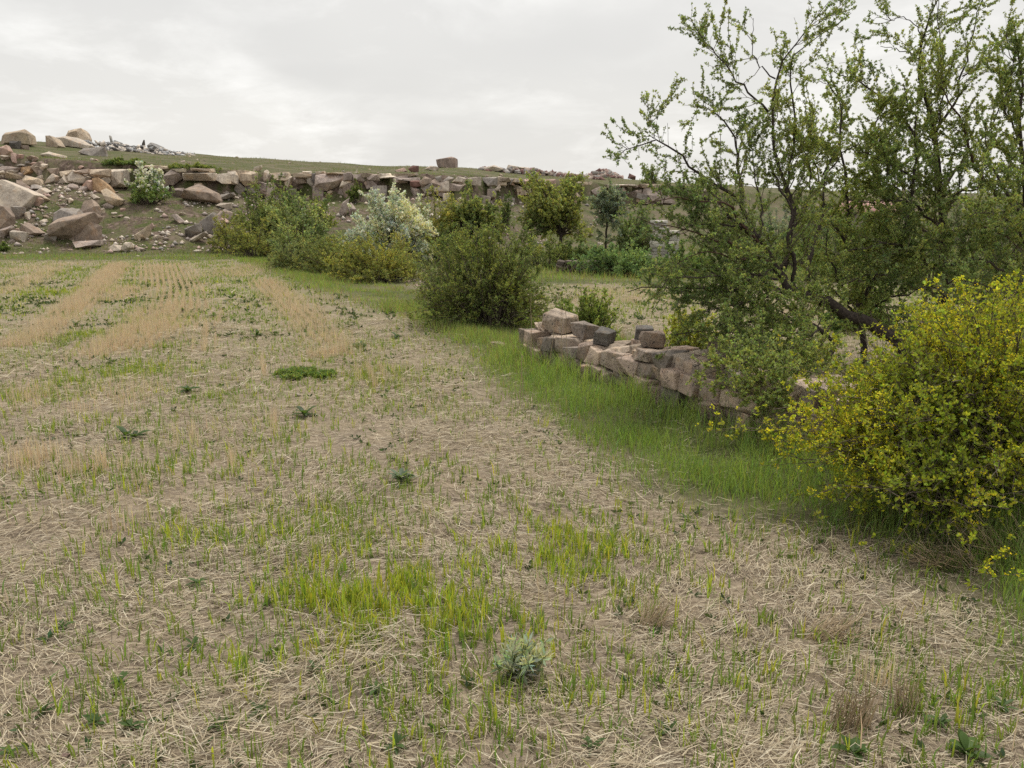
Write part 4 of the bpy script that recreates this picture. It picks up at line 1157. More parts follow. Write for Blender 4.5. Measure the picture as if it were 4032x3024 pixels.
# backdrop thickets seen through the hawthorns
for i, (px, foot, hw, top, Y, cc, lab) in enumerate([
        (2960, 1110, 170, 840, 20.0, (0.062, 0.088, 0.028), 'green bush seen through the hawthorn beyond the second field'),
        (3080, 1000, 150, 770, 33.0, (0.0980, 0.1216, 0.0863), 'silvery bush far behind the hawthorn limbs'),
        (3330, 1100, 190, 880, 19.0, (0.055, 0.08, 0.024), 'dark bush behind the crowded hawthorn stems'),
        (3660, 1090, 210, 850, 18.0, (0.055, 0.085, 0.024), 'dense bush behind the upright hawthorn trunk'),
        (3980, 1110, 210, 800, 16.0, (0.05, 0.078, 0.022), 'deep green bush behind the hawthorn beside the yellow bush'),
        (3250, 900, 170, 720, 44.0, (0.06, 0.08, 0.03), 'far bush on the rise behind the pink roofed cottage'),
        (3800, 880, 230, 700, 40.0, (0.055, 0.075, 0.03), 'broad far bush beyond the white tank'),
        (2870, 960, 120, 760, 38.0, (0.065, 0.085, 0.03), 'far round bush on the rise behind the second field'),
        (3500, 1000, 170, 760, 30.0, (0.058, 0.082, 0.026), 'tall dark bush beside the pink roofed cottage'),
        (3130, 1090, 150, 860, 24.0, (0.06, 0.09, 0.026), 'leafy bush right behind the leaning hawthorn'),
        (4000, 900, 200, 680, 30.0, (0.05, 0.07, 0.024), 'tall far thicket behind the last hawthorn of the row'),
        (3420, 1290, 230, 1130, 10.5, (0.06, 0.092, 0.022), 'shady undergrowth bush beneath the crowded hawthorns'),
        (3850, 1300, 260, 1080, 9.8, (0.055, 0.086, 0.022), 'shady undergrowth bush beneath the tall hawthorn')]):
    shrub('hawthorn_bush', lab, 'bush', px, foot, hw, top, 0.024 + Y * 0.0018, cc, 150 + i, 50, 3600 if Y > 12 else 5500, 3, 0.8, Y, None, 4, 0.2, 0.2)


def tree_from_limbs(name, label, cat, base, limbs, leafcol, leaf, seed, l1=4.5, l2=11, L1=(0.25, 0.75), L2=(0.07, 0.26), clusters=6000, cl=5, bark=None, dense=(), group=None, up=0.25, twig_r=0.0022, fol2=0.6, fol1=0.3, spread=1.0, var=0.22, wob=0.14, red=()):
    """limbs: list of (points, r0, r1) in world space; shoots and leaf clusters are grown from them"""
    rng = np.random.default_rng(seed)
    root = thing(name, label, cat, base, group)
    m = 14
    P = np.stack([resample(p, m) for p, _, _ in limbs])
    u = np.linspace(0, 1, m)
    R = np.stack([a + (b - a) * u ** 0.8 for _, a, b in limbs]) * 0.82
    jit = rng.normal(size=P.shape) * 0.012; jit[:, 0] = 0; jit[:, -1] *= 0.5
    P = P + jit
    isred = np.array([i in red for i in range(len(limbs))])
    V, Q = tubes(P[~isred], R[~isred], 8)
    thick = [i for i in range(len(limbs)) if not isred[i]]
    build('trunk', V, Q, None, bark or M_BARK, None, root, True, base)
    if isred.any():
        V, Q = tubes(P[isred], R[isred], 6)
        build('young_limbs', V, Q, None, M_BARK_RED, None, root, True, base)
    P1, R1 = sprout(rng, P, R, l1, 0.12, 0.97, L1, (0.5, 1.25), up * 0.6, wob, 6, 0.35, twig_r * 1.5)
    R1 = np.minimum(R1, 0.011)
    P2, R2 = sprout(rng, P1, R1, l2, 0.1, 1.0, L2, (0.5, 1.2), up * 0.7, wob, 4, 0.6, twig_r)
    P0, R0 = sprout(rng, P, R, l1 * 1.3, 0.3, 1.0, L2, (0.7, 1.3), up, wob, 4, 0.3, twig_r)
    R0 = np.minimum(R0, 0.006)
    if len(dense):
        Pd, Rd = sprout(rng, P[list(dense)], R[list(dense)], 9, 0.35, 1.0, (0.12, 0.34), (0.5, 1.2), 0.05, wob, 4, 0.4, twig_r)
        P0 = np.concatenate([P0, Pd]); R0 = np.concatenate([R0, np.minimum(Rd, 0.006)])
        Pe, Re = sprout(rng, Pd, np.minimum(Rd, 0.006), 12, 0.2, 1.0, (0.06, 0.16), (0.5, 1.2), 0.05, wob, 4, 0.6, twig_r)
        P2 = np.concatenate([P2, Pe]); R2 = np.concatenate([R2, Re])
    g = Geo()
    V, Q = tubes(P1, R1, 4); g.add(V, Q=Q)
    V, Q = tubes(P2, R2, 3); g.add(V, Q=Q)
    V, Q = tubes(P0, R0, 3); g.add(V, Q=Q)
    g.obj('twigs', M_TWIG if bark is None else bark, root, base)
    for a in root.children:
        pass
    g = Geo()
    l0s, l1s, l2s = [np.linalg.norm(np.diff(q, axis=1), axis=2).sum() for q in (P0, P1, P2)]
    foliage(rng, g, P2, clusters * fol2 / l2s, 0.15, 1.02, cl, leaf, leafcol, spread, 0.25, 0.55, var)
    foliage(rng, g, P1, clusters * fol1 / l1s, 0.25, 1.02, cl, leaf, leafcol, spread, 0.25, 0.55, var)
    foliage(rng, g, P0, clusters * (1 - fol1 - fol2) / l0s, 0.3, 1.02, cl, leaf, leafcol, spread, 0.25, 0.55, var)
    g.obj('crown', M_LEAF, root, base)
    return root


def limb(pts, r0, r1):
    """(px, py, Y) nodes"""
    return (np.array([at(a, b, c) for a, b, c in pts]), r0, r1)


def hawthorns():
    # leaning hawthorn over the wall
    b = ground(3640, 1560); b = np.array([b[0], 7.4, float(tz(b[0], 7.4)) - 0.06]); b[0] = at(3600, 1500, 7.4)[0]
    gp = [tuple(b)]
    trunk_pts = np.array([b, at(3532, 1330, 7.4), at(3400, 1262, 7.35), at(3330, 1237, 7.3), at(3200, 1165, 7.25), at(3098, 1136, 7.2)])
    Lm = [
        (trunk_pts, 0.085, 0.06),
        limb([(3098, 1136, 7.2), (3058, 1048, 7.2), (3022, 1001, 7.15), (2990, 965, 7.1), (2975, 933, 7.1), (2913, 907, 7.05), (2881, 871, 7.0), (2866, 839, 7.0), (2827, 802, 6.9), (2760, 770, 6.8), (2690, 745, 6.7)], 0.05, 0.007),
        limb([(3087, 1150, 7.2), (2960, 1106, 7.0), (2816, 1128, 6.8), (2707, 1135, 6.7), (2631, 1131, 6.6), (2563, 1128, 6.55), (2472, 1151, 6.5)], 0.03, 0.004),
        limb([(3050, 1040, 7.2), (2942, 1030, 7.0), (2881, 1063, 6.9), (2827, 1063, 6.8), (2772, 1041, 6.7)], 0.022, 0.005),
        limb([(2975, 933, 7.1), (2946, 863, 7.2), (2909, 775, 7.2), (2791, 708, 7.1), (2732, 672, 7.1), (2658, 590, 7.0), (2599, 557, 7.0), (2577, 546, 7.0), (2474, 590, 6.9), (2415, 635, 6.9)], 0.028, 0.003),
        limb([(2920, 800, 7.2), (2909, 701, 7.3), (2909, 590, 7.3), (2880, 509, 7.3), (2791, 421, 7.2), (2717, 424, 7.2)], 0.022, 0.003),
        limb([(3085, 1060, 7.25), (3112, 930, 7.4), (3130, 850, 7.4), (3100, 760, 7.45), (3057, 650, 7.5), (3042, 553, 7.5), (3035, 443, 7.5), (3053, 325, 7.5), (3057, 258, 7.5), (3116, 199, 7.4), (3263, 7, 7.3)], 0.036, 0.003),
        limb([(3025, 440, 7.5), (2939, 362, 7.4), (2858, 258, 7.3), (2791, 177, 7.3), (2747, 133, 7.2), (2717, 66, 7.2)], 0.014, 0.003),
        limb([(3053, 310, 7.5), (2983, 258, 7.5), (2961, 185, 7.5), (2968, 74, 7.5)], 0.009, 0.0025),
        limb([(3095, 760, 7.45), (3110, 650, 7.5), (3131, 480, 7.6), (3131, 413, 7.6), (3105, 295, 7.6), (3105, 243, 7.6), (3204, 162, 7.5), (3352, 52, 7.4)], 0.02, 0.003),
        limb([(3123, 1130, 7.2), (3108, 922, 7.15), (3127, 827, 7.2), (3064, 738, 7.2), (3040, 640, 7.3)], 0.03, 0.008),
        limb([(2577, 546, 7.0), (2560, 490, 7.0), (2565, 440, 7.0)], 0.006, 0.002),
        limb([(3060, 1050, 7.2), (2870, 960, 6.7), (2755, 930, 6.5), (2650, 890, 6.4), (2560, 870, 6.3), (2510, 850, 6.3)], 0.022, 0.003),
        limb([(3000, 980, 7.0), (2860, 800, 6.6), (2740, 790, 6.4), (2620, 790, 6.3), (2500, 800, 6.25)], 0.016, 0.003),
        limb([(3264, 1410, 7.0), (3293, 1346, 7.1), (3230, 1290, 7.1), (3100, 1260, 6.9), (2960, 1262, 6.7), (2840, 1290, 6.5), (2760, 1310, 6.4), (2650, 1320, 6.3)], 0.035, 0.004),
        limb([(3200, 1290, 7.0), (3050, 1330, 6.5), (2900, 1390, 5.9), (2800, 1420, 5.6), (2730, 1440, 5.5)], 0.018, 0.004),
        limb([(3200, 1300, 6.9), (3080, 1420, 6.0), (2990, 1470, 5.5), (2900, 1500, 5.3)], 0.016, 0.004),
        limb([(3250, 1330, 6.9), (3150, 1450, 5.9), (3070, 1530, 5.3), (3010, 1580, 5.1)], 0.016, 0.004),
        limb([(3200, 1165, 7.25), (3180, 1060, 7.4), (3210, 940, 7.6), (3250, 800, 7.8), (3240, 690, 7.9), (3330, 600, 8.0), (3420, 520, 8.0)], 0.03, 0.004),
        limb([(3240, 690, 7.9), (3300, 560, 7.9), (3320, 430, 7.9), (3270, 330, 7.9), (3225, 262, 7.9)], 0.014, 0.003),
        limb([(3060, 1045, 7.2), (2900, 1130, 6.7), (2820, 1180, 6.5), (2740, 1200, 6.4)], 0.016, 0.003),
        limb([(3220, 1300, 6.9), (3060, 1400, 6.1), (2930, 1430, 5.6), (2860, 1450, 5.4), (2790, 1470, 5.3)], 0.015, 0.003),
        limb([(3200, 1350, 6.9), (3060, 1450, 5.8), (2970, 1500, 5.4), (2900, 1540, 5.2)], 0.014, 0.003),
        limb([(3240, 1380, 6.9), (3150, 1480, 5.7), (3090, 1560, 5.2), (3040, 1600, 5.1)], 0.014, 0.003),
        limb([(3160, 1260, 7.0), (3000, 1330, 6.5), (2900, 1340, 6.2), (2830, 1360, 6.1)], 0.014, 0.003),
        limb([(3060, 1100, 7.1), (2900, 1060, 6.6), (2780, 1090, 6.3), (2680, 1090, 6.2), (2600, 1110, 6.1)], 0.014, 0.003),
        limb([(2950, 900, 7.0), (2800, 880, 6.6), (2690, 900, 6.4), (2600, 960, 6.3)], 0.013, 0.003),
        limb([(2990, 960, 7.1), (3000, 820, 7.3), (2970, 700, 7.4), (2960, 580, 7.4), (2930, 480, 7.4)], 0.016, 0.003),
        limb([(3110, 930, 7.3), (3190, 800, 7.5), (3200, 660, 7.6), (3180, 520, 7.6), (3210, 400, 7.6)], 0.016, 0.003),
        limb([(3120, 1150, 7.1), (2950, 1190, 6.6), (2830, 1210, 6.3), (2760, 1230, 6.2)], 0.016, 0.004),
        limb([(2990, 965, 7.1), (2920, 1020, 6.6), (2820, 990, 6.4), (2720, 1000, 6.3), (2640, 1060, 6.2)], 0.014, 0.003),
    ]
    tree_from_limbs('hawthorn_tree', 'leaning hawthorn with dark twisted trunk reaching over the low wall', 'tree', b, Lm, (0.094, 0.124, 0.030), 0.024, 201, 8.5, 13, (0.2, 0.7), (0.07, 0.26), 29000, 5, red=(12, 13, 30), dense=(14, 15, 16, 17, 20, 21, 22, 23, 24))

    # upright hawthorn behind
    b2 = at(3720, 1440, 8.6); b2[2] = float(tz(b2[0], b2[1])) - 0.05
    Lm = [
        (np.array([b2, at(3715, 1150, 8.6), at(3706, 885, 8.6), at(3699, 701, 8.6), at(3684, 517, 8.6), at(3654, 413, 8.6), at(3617, 295, 8.6), at(3632, 148, 8.5), at(3699, 7, 8.5), at(3720, -60, 8.5)]), 0.085, 0.006),
        limb([(3699, 701, 8.6), (3650, 610, 8.6), (3560, 470, 8.5), (3480, 380, 8.4), (3400, 330, 8.4), (3250, 270, 8.3)], 0.028, 0.004),
        limb([(3684, 517, 8.6), (3772, 384, 8.7), (3802, 221, 8.7), (3854, 44, 8.7), (3880, -40, 8.7)], 0.022, 0.004),
        limb([(3690, 600, 8.6), (3705, 350, 8.4), (3697, 180, 8.4), (3695, -30, 8.4)], 0.012, 0.004),
        limb([(3930, 790, 8.3), (3830, 650, 8.3), (3816, 530, 8.3), (3750, 415, 8.3), (3690, 330, 8.2)], 0.026, 0.006),
        limb([(3700, 800, 8.6), (3640, 720, 8.3), (3560, 680, 8.1), (3470, 640, 8.0), (3380, 600, 7.9)], 0.024, 0.004),
        limb([(3710, 900, 8.6), (3600, 800, 8.2), (3520, 780, 8.0), (3420, 800, 7.8), (3330, 780, 7.7)], 0.022, 0.004),
        limb([(3706, 760, 8.6), (3800, 620, 8.9), (3900, 500, 9.0), (3960, 380, 9.0), (3990, 260, 9.0)], 0.026, 0.004),
        limb([(3640, 240, 8.5), (3560, 200, 8.4), (3470, 180, 8.4)], 0.01, 0.003),
        limb([(3632, 148, 8.5), (3590, 80, 8.5), (3450, 70, 8.5)], 0.008, 0.003),
        limb([(3790, 300, 8.7), (3900, 200, 8.8), (4000, 120, 8.8)], 0.01, 0.003),
        limb([(3706, 950, 8.6), (3820, 880, 8.0), (3920, 900, 7.6), (4032, 990, 7.3)], 0.02, 0.004),
        limb([(3715, 1100, 8.6), (3600, 980, 8.0), (3480, 960, 7.6), (3360, 980, 7.4), (3280, 1010, 7.2)], 0.024, 0.004),
        limb([(3715, 1150, 8.6), (3560, 1080, 8.0), (3420, 1080, 7.6), (3320, 1120, 7.3)], 0.022, 0.004),
        limb([(3715, 1050, 8.6), (3830, 1010, 8.2), (3950, 1050, 7.8), (4060, 1040, 7.6)], 0.022, 0.004),
        limb([(3710, 1000, 8.6), (3640, 900, 8.9), (3560, 840, 9.0), (3450, 700, 9.1), (3430, 560, 9.1), (3500, 450, 9.1)], 0.024, 0.004),
        limb([(3700, 850, 8.6), (3760, 760, 8.4), (3850, 740, 8.2), (3950, 700, 8.2), (4040, 640, 8.2)], 0.02, 0.004),
    ]
    tree_from_limbs('hawthorn_tree', 'tall upright hawthorn with straight dark trunk behind the yellow bush', 'tree', b2, Lm, (0.1, 0.13, 0.032), 0.025, 202, 7.5, 12, (0.25, 0.85), (0.08, 0.3), 19000, 5, red=(4, 11))

    b3 = at(3400, 1430, 8.2); b3[2] = float(tz(b3[0], b3[1])) - 0.05
    Lm = [
        (np.array([b3, at(3385, 1200, 8.2), at(3370, 1000, 8.2), at(3330, 850, 8.2), at(3340, 700, 8.2), at(3300, 560, 8.2), at(3330, 440, 8.2), at(3270, 340, 8.1)]), 0.05, 0.005),
        limb([(3385, 1200, 8.2), (3470, 1060, 8.1), (3550, 950, 8.1), (3580, 800, 8.1), (3610, 650, 8.1), (3600, 480, 8.1), (3560, 330, 8.1)], 0.035, 0.005),
        limb([(3375, 1020, 8.2), (3290, 900, 8.0), (3230, 780, 7.9), (3210, 640, 7.9), (3150, 560, 7.8)], 0.025, 0.004),
        limb([(3390, 1250, 8.2), (3300, 1100, 7.9), (3250, 1000, 7.8), (3260, 880, 7.8)], 0.024, 0.004),
        limb([(3335, 850, 8.2), (3430, 700, 8.3), (3470, 600, 8.3), (3440, 480, 8.3), (3500, 400, 8.2)], 0.02, 0.004),
        limb([(3390, 1240, 8.2), (3480, 1180, 7.8), (3600, 1150, 7.5), (3700, 1130, 7.3)], 0.02, 0.004),
        limb([(3390, 1280, 8.2), (3330, 1180, 7.6), (3240, 1120, 7.3), (3180, 1060, 7.1)], 0.018, 0.004),
        limb([(3580, 800, 8.1), (3500, 700, 7.9), (3480, 560, 7.9)], 0.012, 0.003),
    ]
    tree_from_limbs('hawthorn_tree', 'many stemmed hawthorn crowding between the leaning and the tall hawthorn', 'tree', b3, Lm, (0.1, 0.13, 0.031), 0.025, 203, 8.0, 12, (0.25, 0.8), (0.08, 0.28), 17000, 5, red=(4,))

    b4 = at(4080, 1420, 8.0); b4[2] = float(tz(b4[0], b4[1])) - 0.05
    Lm = [
        (np.array([b4, at(4070, 1150, 8.0), at(4050, 900, 8.0), at(4040, 700, 8.0), at(4010, 500, 8.0), at(4030, 300, 8.0), at(4000, 120, 8.0)]), 0.07, 0.006),
        limb([(4050, 900, 8.0), (3960, 760, 7.8), (3900, 640, 7.8), (3880, 480, 7.8)], 0.025, 0.004),
        limb([(4045, 800, 8.0), (4130, 640, 7.9), (4150, 420, 7.9), (4120, 200, 7.9)], 0.025, 0.004),
        limb([(4070, 1150, 8.0), (3960, 1060, 7.5), (3860, 1020, 7.2), (3760, 1030, 7.0)], 0.024, 0.004),
        limb([(4070, 1200, 8.0), (3970, 1150, 7.2), (3880, 1120, 6.8), (3800, 1110, 6.6)], 0.022, 0.004),
        limb([(4060, 1000, 8.0), (4000, 880, 7.4), (3900, 840, 7.0), (3820, 850, 6.8)], 0.02, 0.004),
        limb([(4020, 560, 8.0), (3960, 420, 8.0), (3990, 260, 8.0), (3960, 140, 8.0)], 0.014, 0.003),
        limb([(4070, 1100, 8.0), (4160, 960, 7.8), (4240, 840, 7.6)], 0.02, 0.004),
    ]
    tree_from_limbs('hawthorn_tree', 'dense hawthorn at the end of the hawthorn row, behind the yellow bush', 'tree', b4, Lm, (0.098, 0.128, 0.031), 0.025, 204, 7.0, 11, (0.25, 0.9), (0.08, 0.3), 12500, 5)

    # round trees beyond
    def round_tree(label, px, foot, fork, crown, Y, col, seed, n=26, leaf=0.085, clusters=6500, lean=(0, 0), name='hawthorn_tree', tr=0.09, red=False):
        rng = np.random.default_rng(seed)
        cx, cy, hw, hh = crown
        b = at(px, foot, Y); b[2] = float(tz(b[0], Y)) - 0.05
        fk = at(fork[0], fork[1], Y)
        L = [(np.array([b, b * 0.55 + fk * 0.45 + np.array([0.03, 0, 0]), fk]), tr, tr * 0.7)]
        for i in range(n):
            a = rng.uniform(0, 6.28); s = rng.uniform(0.5, 1.0)
            e = rng.uniform(-0.9, 0.95)
            q = at(cx + hw * s * math.cos(a) * math.sqrt(max(0.05, 1 - e * e * 0.8)), cy - hh * s * e, Y)
            q[1] += hw / F_PX * Y * 0.8 * s * math.sin(a)
            mid = fk * 0.5 + q * 0.5 + np.array([0, 0, 0.12 * hh / F_PX * Y])
            L.append((np.array([fk - np.array([0, 0, 0.1]), mid, q]), tr * 0.45, 0.008))
        tree_from_limbs(name, label, 'tree', b, L, col, leaf, seed, 3.2, 4.5, (0.3, 0.85), (0.15, 0.45), clusters, 3, up=0.15, twig_r=0.005, fol2=0.62, fol1=0.3)

    round_tree('dark green round crowned tree with forked leaning trunk beyond the second field', 2190, 1010, (2212, 915), (2185, 822, 178, 165), 27.0, (0.098, 0.118, 0.028), 211, 48, 0.088, 11000)
    round_tree('round green tree with drooping sprays beside the dark round tree', 1890, 985, (1885, 890), (1862, 866, 158, 122), 28.5, (0.112, 0.13, 0.03), 212, 40, 0.088, 9000)
    round_tree('slim silvery grey tree with a bare pale trunk', 2380, 990, (2390, 850), (2395, 812, 84, 88), 30.0, (0.0941, 0.1176, 0.0843), 213, 26, 0.085, 4200, tr=0.06)


hawthorns()

# the yellow flowering barberry at the field edge
def barberry():
    rng = np.random.default_rng(301)
    b = np.array([2.85, 4.4, 0.0]); b[2] = float(tz(b[0], b[1])) - 0.03
    root = thing('flowering_barberry', 'large barberry bush covered in yellow flowers at the edge of the stubble', 'bush', b)
    # arching stems toward lobes seen in the photograph: (px, py, Y) of stem tips, spread
    lobes = [((3100, 1710), 3.95, 0.11, 16), ((3290, 1640), 4.05, 0.13, 20), ((3330, 1810), 3.8, 0.15, 26), ((3450, 1520), 4.2, 0.17, 40), ((3600, 1350), 4.4, 0.11, 24),
             ((3620, 1600), 3.9, 0.22, 46), ((3560, 1950), 3.55, 0.16, 36), ((3690, 2050), 3.35, 0.14, 30), ((3760, 1340), 4.5, 0.13, 34), ((3880, 1420), 4.2, 0.22, 44),
             ((3900, 1300), 4.6, 0.1, 26), ((4000, 1650), 3.8, 0.2, 40), ((4100, 1400), 4.3, 0.2, 34), ((3450, 1660), 3.85, 0.18, 34), ((3780, 1800), 3.6, 0.2, 40), ((4080, 1850), 3.5, 0.2, 34), ((4150, 1600), 3.7, 0.25, 34), ((3300, 1960), 3.65, 0.1, 10)]
    tips = []
    for (px, py), Y, sp, n in lobes:
        c = at(px, py, Y)
        tips.append(c + rng.normal(size=(n, 3)) * sp * np.array([0.9, 1.0, 0.75]))
    # volume behind so the bush is round from every side
    n = 150
    ph = rng.uniform(0, 6.28, n); th = np.arccos(rng.uniform(0.0, 1.0, n)); s = rng.uniform(0.6, 1.0, n)
    tips.append(b + np.stack([0.85 * s * np.sin(th) * np.cos(ph) + 0.2, 0.9 * s * np.sin(th) * np.sin(ph) + 0.2, 0.95 * s * np.cos(th)], 1))
    k = 70
    bx = rng.uniform(0, 1, k)
    sp_ = np.array([at(3180 + 920 * u_, 1690 - 455 * min(1, u_ * 1.6) + rng.uniform(-90, 120), rng.uniform(3.7, 4.5)) for u_ in bx])
    tips.append(sp_)
    tgt = np.concatenate(tips); tgt[:, 2] = np.maximum(tgt[:, 2], 0.06)
    # keep the crown out of the open field
    n = len(tgt)
    st = b + (tgt - b) * np.array([0.3, 0.3, 0.0]) * rng.uniform(0.3, 1.0, (n, 1)); st[:, 2] = tz(st[:, 0], st[:, 1]) - 0.02
    ctl = st * 0.55 + tgt * 0.45 + np.array([0, 0, 0.3]) * (0.4 + tgt[:, 2:3]) + rng.normal(size=(n, 3)) * 0.06
    u = np.linspace(0, 1, 10)[None, :, None]
    P = (1 - u) ** 2 * st[:, None] + 2 * u * (1 - u) * ctl[:, None] + u * u * tgt[:, None] + rng.normal(size=(n, 10, 3)) * 0.008
    R = 0.0065 * (1 - 0.82 * u[:, :, 0]) * rng.uniform(0.6, 1.3, (n, 1))
    P1, R1 = sprout(rng, P, R, 7.0, 0.25, 1.0, (0.1, 0.34), (0.35, 1.1), 0.35, 0.15, 5, 0.5, 0.0012)
    P2, R2 = sprout(rng, P1, R1, 7.0, 0.15, 1.0, (0.04, 0.14), (0.4, 1.1), 0.3, 0.15, 3, 0.6, 0.0009)
    g = Geo()
    for p, r, k in ((P, R, 4), (P1[:, [0, 2, 4]], R1[:, [0, 2, 4]], 3), (P2[:, [0, 2]], R2[:, [0, 2]], 3)):
        V, Q = tubes(p, r, k); g.add(V, Q=Q)
    # bare grey twigs poking out at the field side
    nb = 60
    s0 = b + rng.normal(size=(nb, 3)) * np.array([0.55, 0.3, 0.12]) + np.array([-0.25, -0.45, 0.35])
    dr = nrm(rng.normal(size=(nb, 3)) * np.array([1, 0.5, 0.5]) + np.array([-0.7, -0.4, 0.1]))
    uu = np.linspace(0, 1, 6)[None, :, None]
    PB = s0[:, None] + dr[:, None] * uu * rng.uniform(0.25, 0.6, (nb, 1, 1)) + rng.normal(size=(nb, 6, 3)) * 0.012
    V, Q = tubes(PB, 0.0028 * (1 - 0.7 * uu[:, :, 0]) * np.ones((nb, 1)), 3); g.add(V, Q=Q)
    g.obj('stems', M_TWIG, root, b)
    g = Geo()
    lens = [np.linalg.norm(np.diff(q, axis=1), axis=2).sum() for q in (P, P1, P2)]
    col = (0.145, 0.162, 0.018)
    foliage(rng, g, P2, 12500 / lens[2], 0.1, 1.0, 4, 0.023, col, 1.0, 0.4, 0.5, 0.26, quad=True, desat=0.0)
    foliage(rng, g, P1, 8500 / lens[1], 0.2, 1.0, 4, 0.023, col, 1.0, 0.4, 0.5, 0.26, quad=True, desat=0.0)
    foliage(rng, g, P, 2500 / lens[0], 0.55, 1.0, 4, 0.024, col, 1.0, 0.4, 0.5, 0.26, quad=True, desat=0.0)
    g.obj('foliage', M_LEAF, root, b)
    # flower sprays hang in patches
    g = Geo()
    c = np.concatenate([P1[:, [1, 3, 4]], P2])
    mid = c[:, 1]
    pa = fbm(mid[:, 0] + mid[:, 2] * 0.7, mid[:, 1] + mid[:, 2] * 0.9, 0.32, 5)
    c = c[(pa > 0.55)]
    foliage(rng, g, c, 9500 / np.linalg.norm(np.diff(c, axis=1), axis=2).sum(), 0.1, 1.0, 4, 0.0105, (0.3373, 0.2863, 0.0118), 1.5, 0.0, 0.85, 0.14, off=0.5, desat=0.0)
    g.obj('flowers', M_PETAL, root, b)


barberry()


# ------------------------------------------------------------------ field: straw, stubble, sprouts, verge grass
def blades(rng, x, y, h, w, lean, col, z=None, az=None):
    """curved two-piece blades; returns V, Q, T, C"""
    n = len(x)
    z = tz(x, y) - 0.006 if z is None else z
    p = np.stack([x, y, z], 1)
    a = rng.uniform(0, 2 * math.pi, n) if az is None else az
    side = np.stack([np.cos(a), np.sin(a), np.zeros(n)], 1)
    la = rng.uniform(0, 2 * math.pi, n)
    ld = np.stack([np.cos(la), np.sin(la), np.zeros(n)], 1) * (lean * h)[:, None]
    up = np.array([0, 0, 1.0])
    m = p + up * (h * 0.58)[:, None] + ld * 0.3
    t = p + up * (h * np.sqrt(np.clip(1 - lean ** 2 * 0.5, 0.2, 1)))[:, None] + ld
    ww = w[:, None] * 0.5
    V = np.stack([p - side * ww, p + side * ww, m + side * ww * 0.85, m - side * ww * 0.85, t], 1).reshape(-1, 3)
    i = np.arange(n)[:, None] * 5
    return V, i + np.array([[0, 1, 2, 3]]), i + np.array([[3, 2, 4]]), np.repeat(col, 5, axis=0)


def add_blades(g, rng, x, y, h, w, lean, col, ysplit=8.5):
    a = y < ysplit
    V, Q, T, C = blades(rng, x[a], y[a], h[a], w[a], lean[a], col[a])
    g.add(V, Q=Q, T=T, C=C)
    b = ~a
    if b.any():
        V, Q, T, C = blades(rng, x[b], y[b], h[b], w[b] * 1.3, lean[b], col[b])
        V = V.reshape(-1, 5, 3)[:, [0, 1, 4]].reshape(-1, 3)
        g.add(V, T=np.arange(len(V)).reshape(-1, 3), C=np.repeat(col[b], 3, axis=0))


def tri_area_pts(rng, n, y0, y1, k=0.74, pad=1.4, p=1.0):
    """points spread over the wedge of field in front of the camera"""
    u = rng.random(n)
    y = y0 + (y1 - y0) * u
    keep = rng.random(n) < (k * y + pad) / (k * y1 + pad)
    y = y[keep]
    x = rng.uniform(-1, 1, len(y)) * (k * y + pad)
    return x, y


def in_field(x, y):
    st, gr, _ = masks(x, y)
    return st


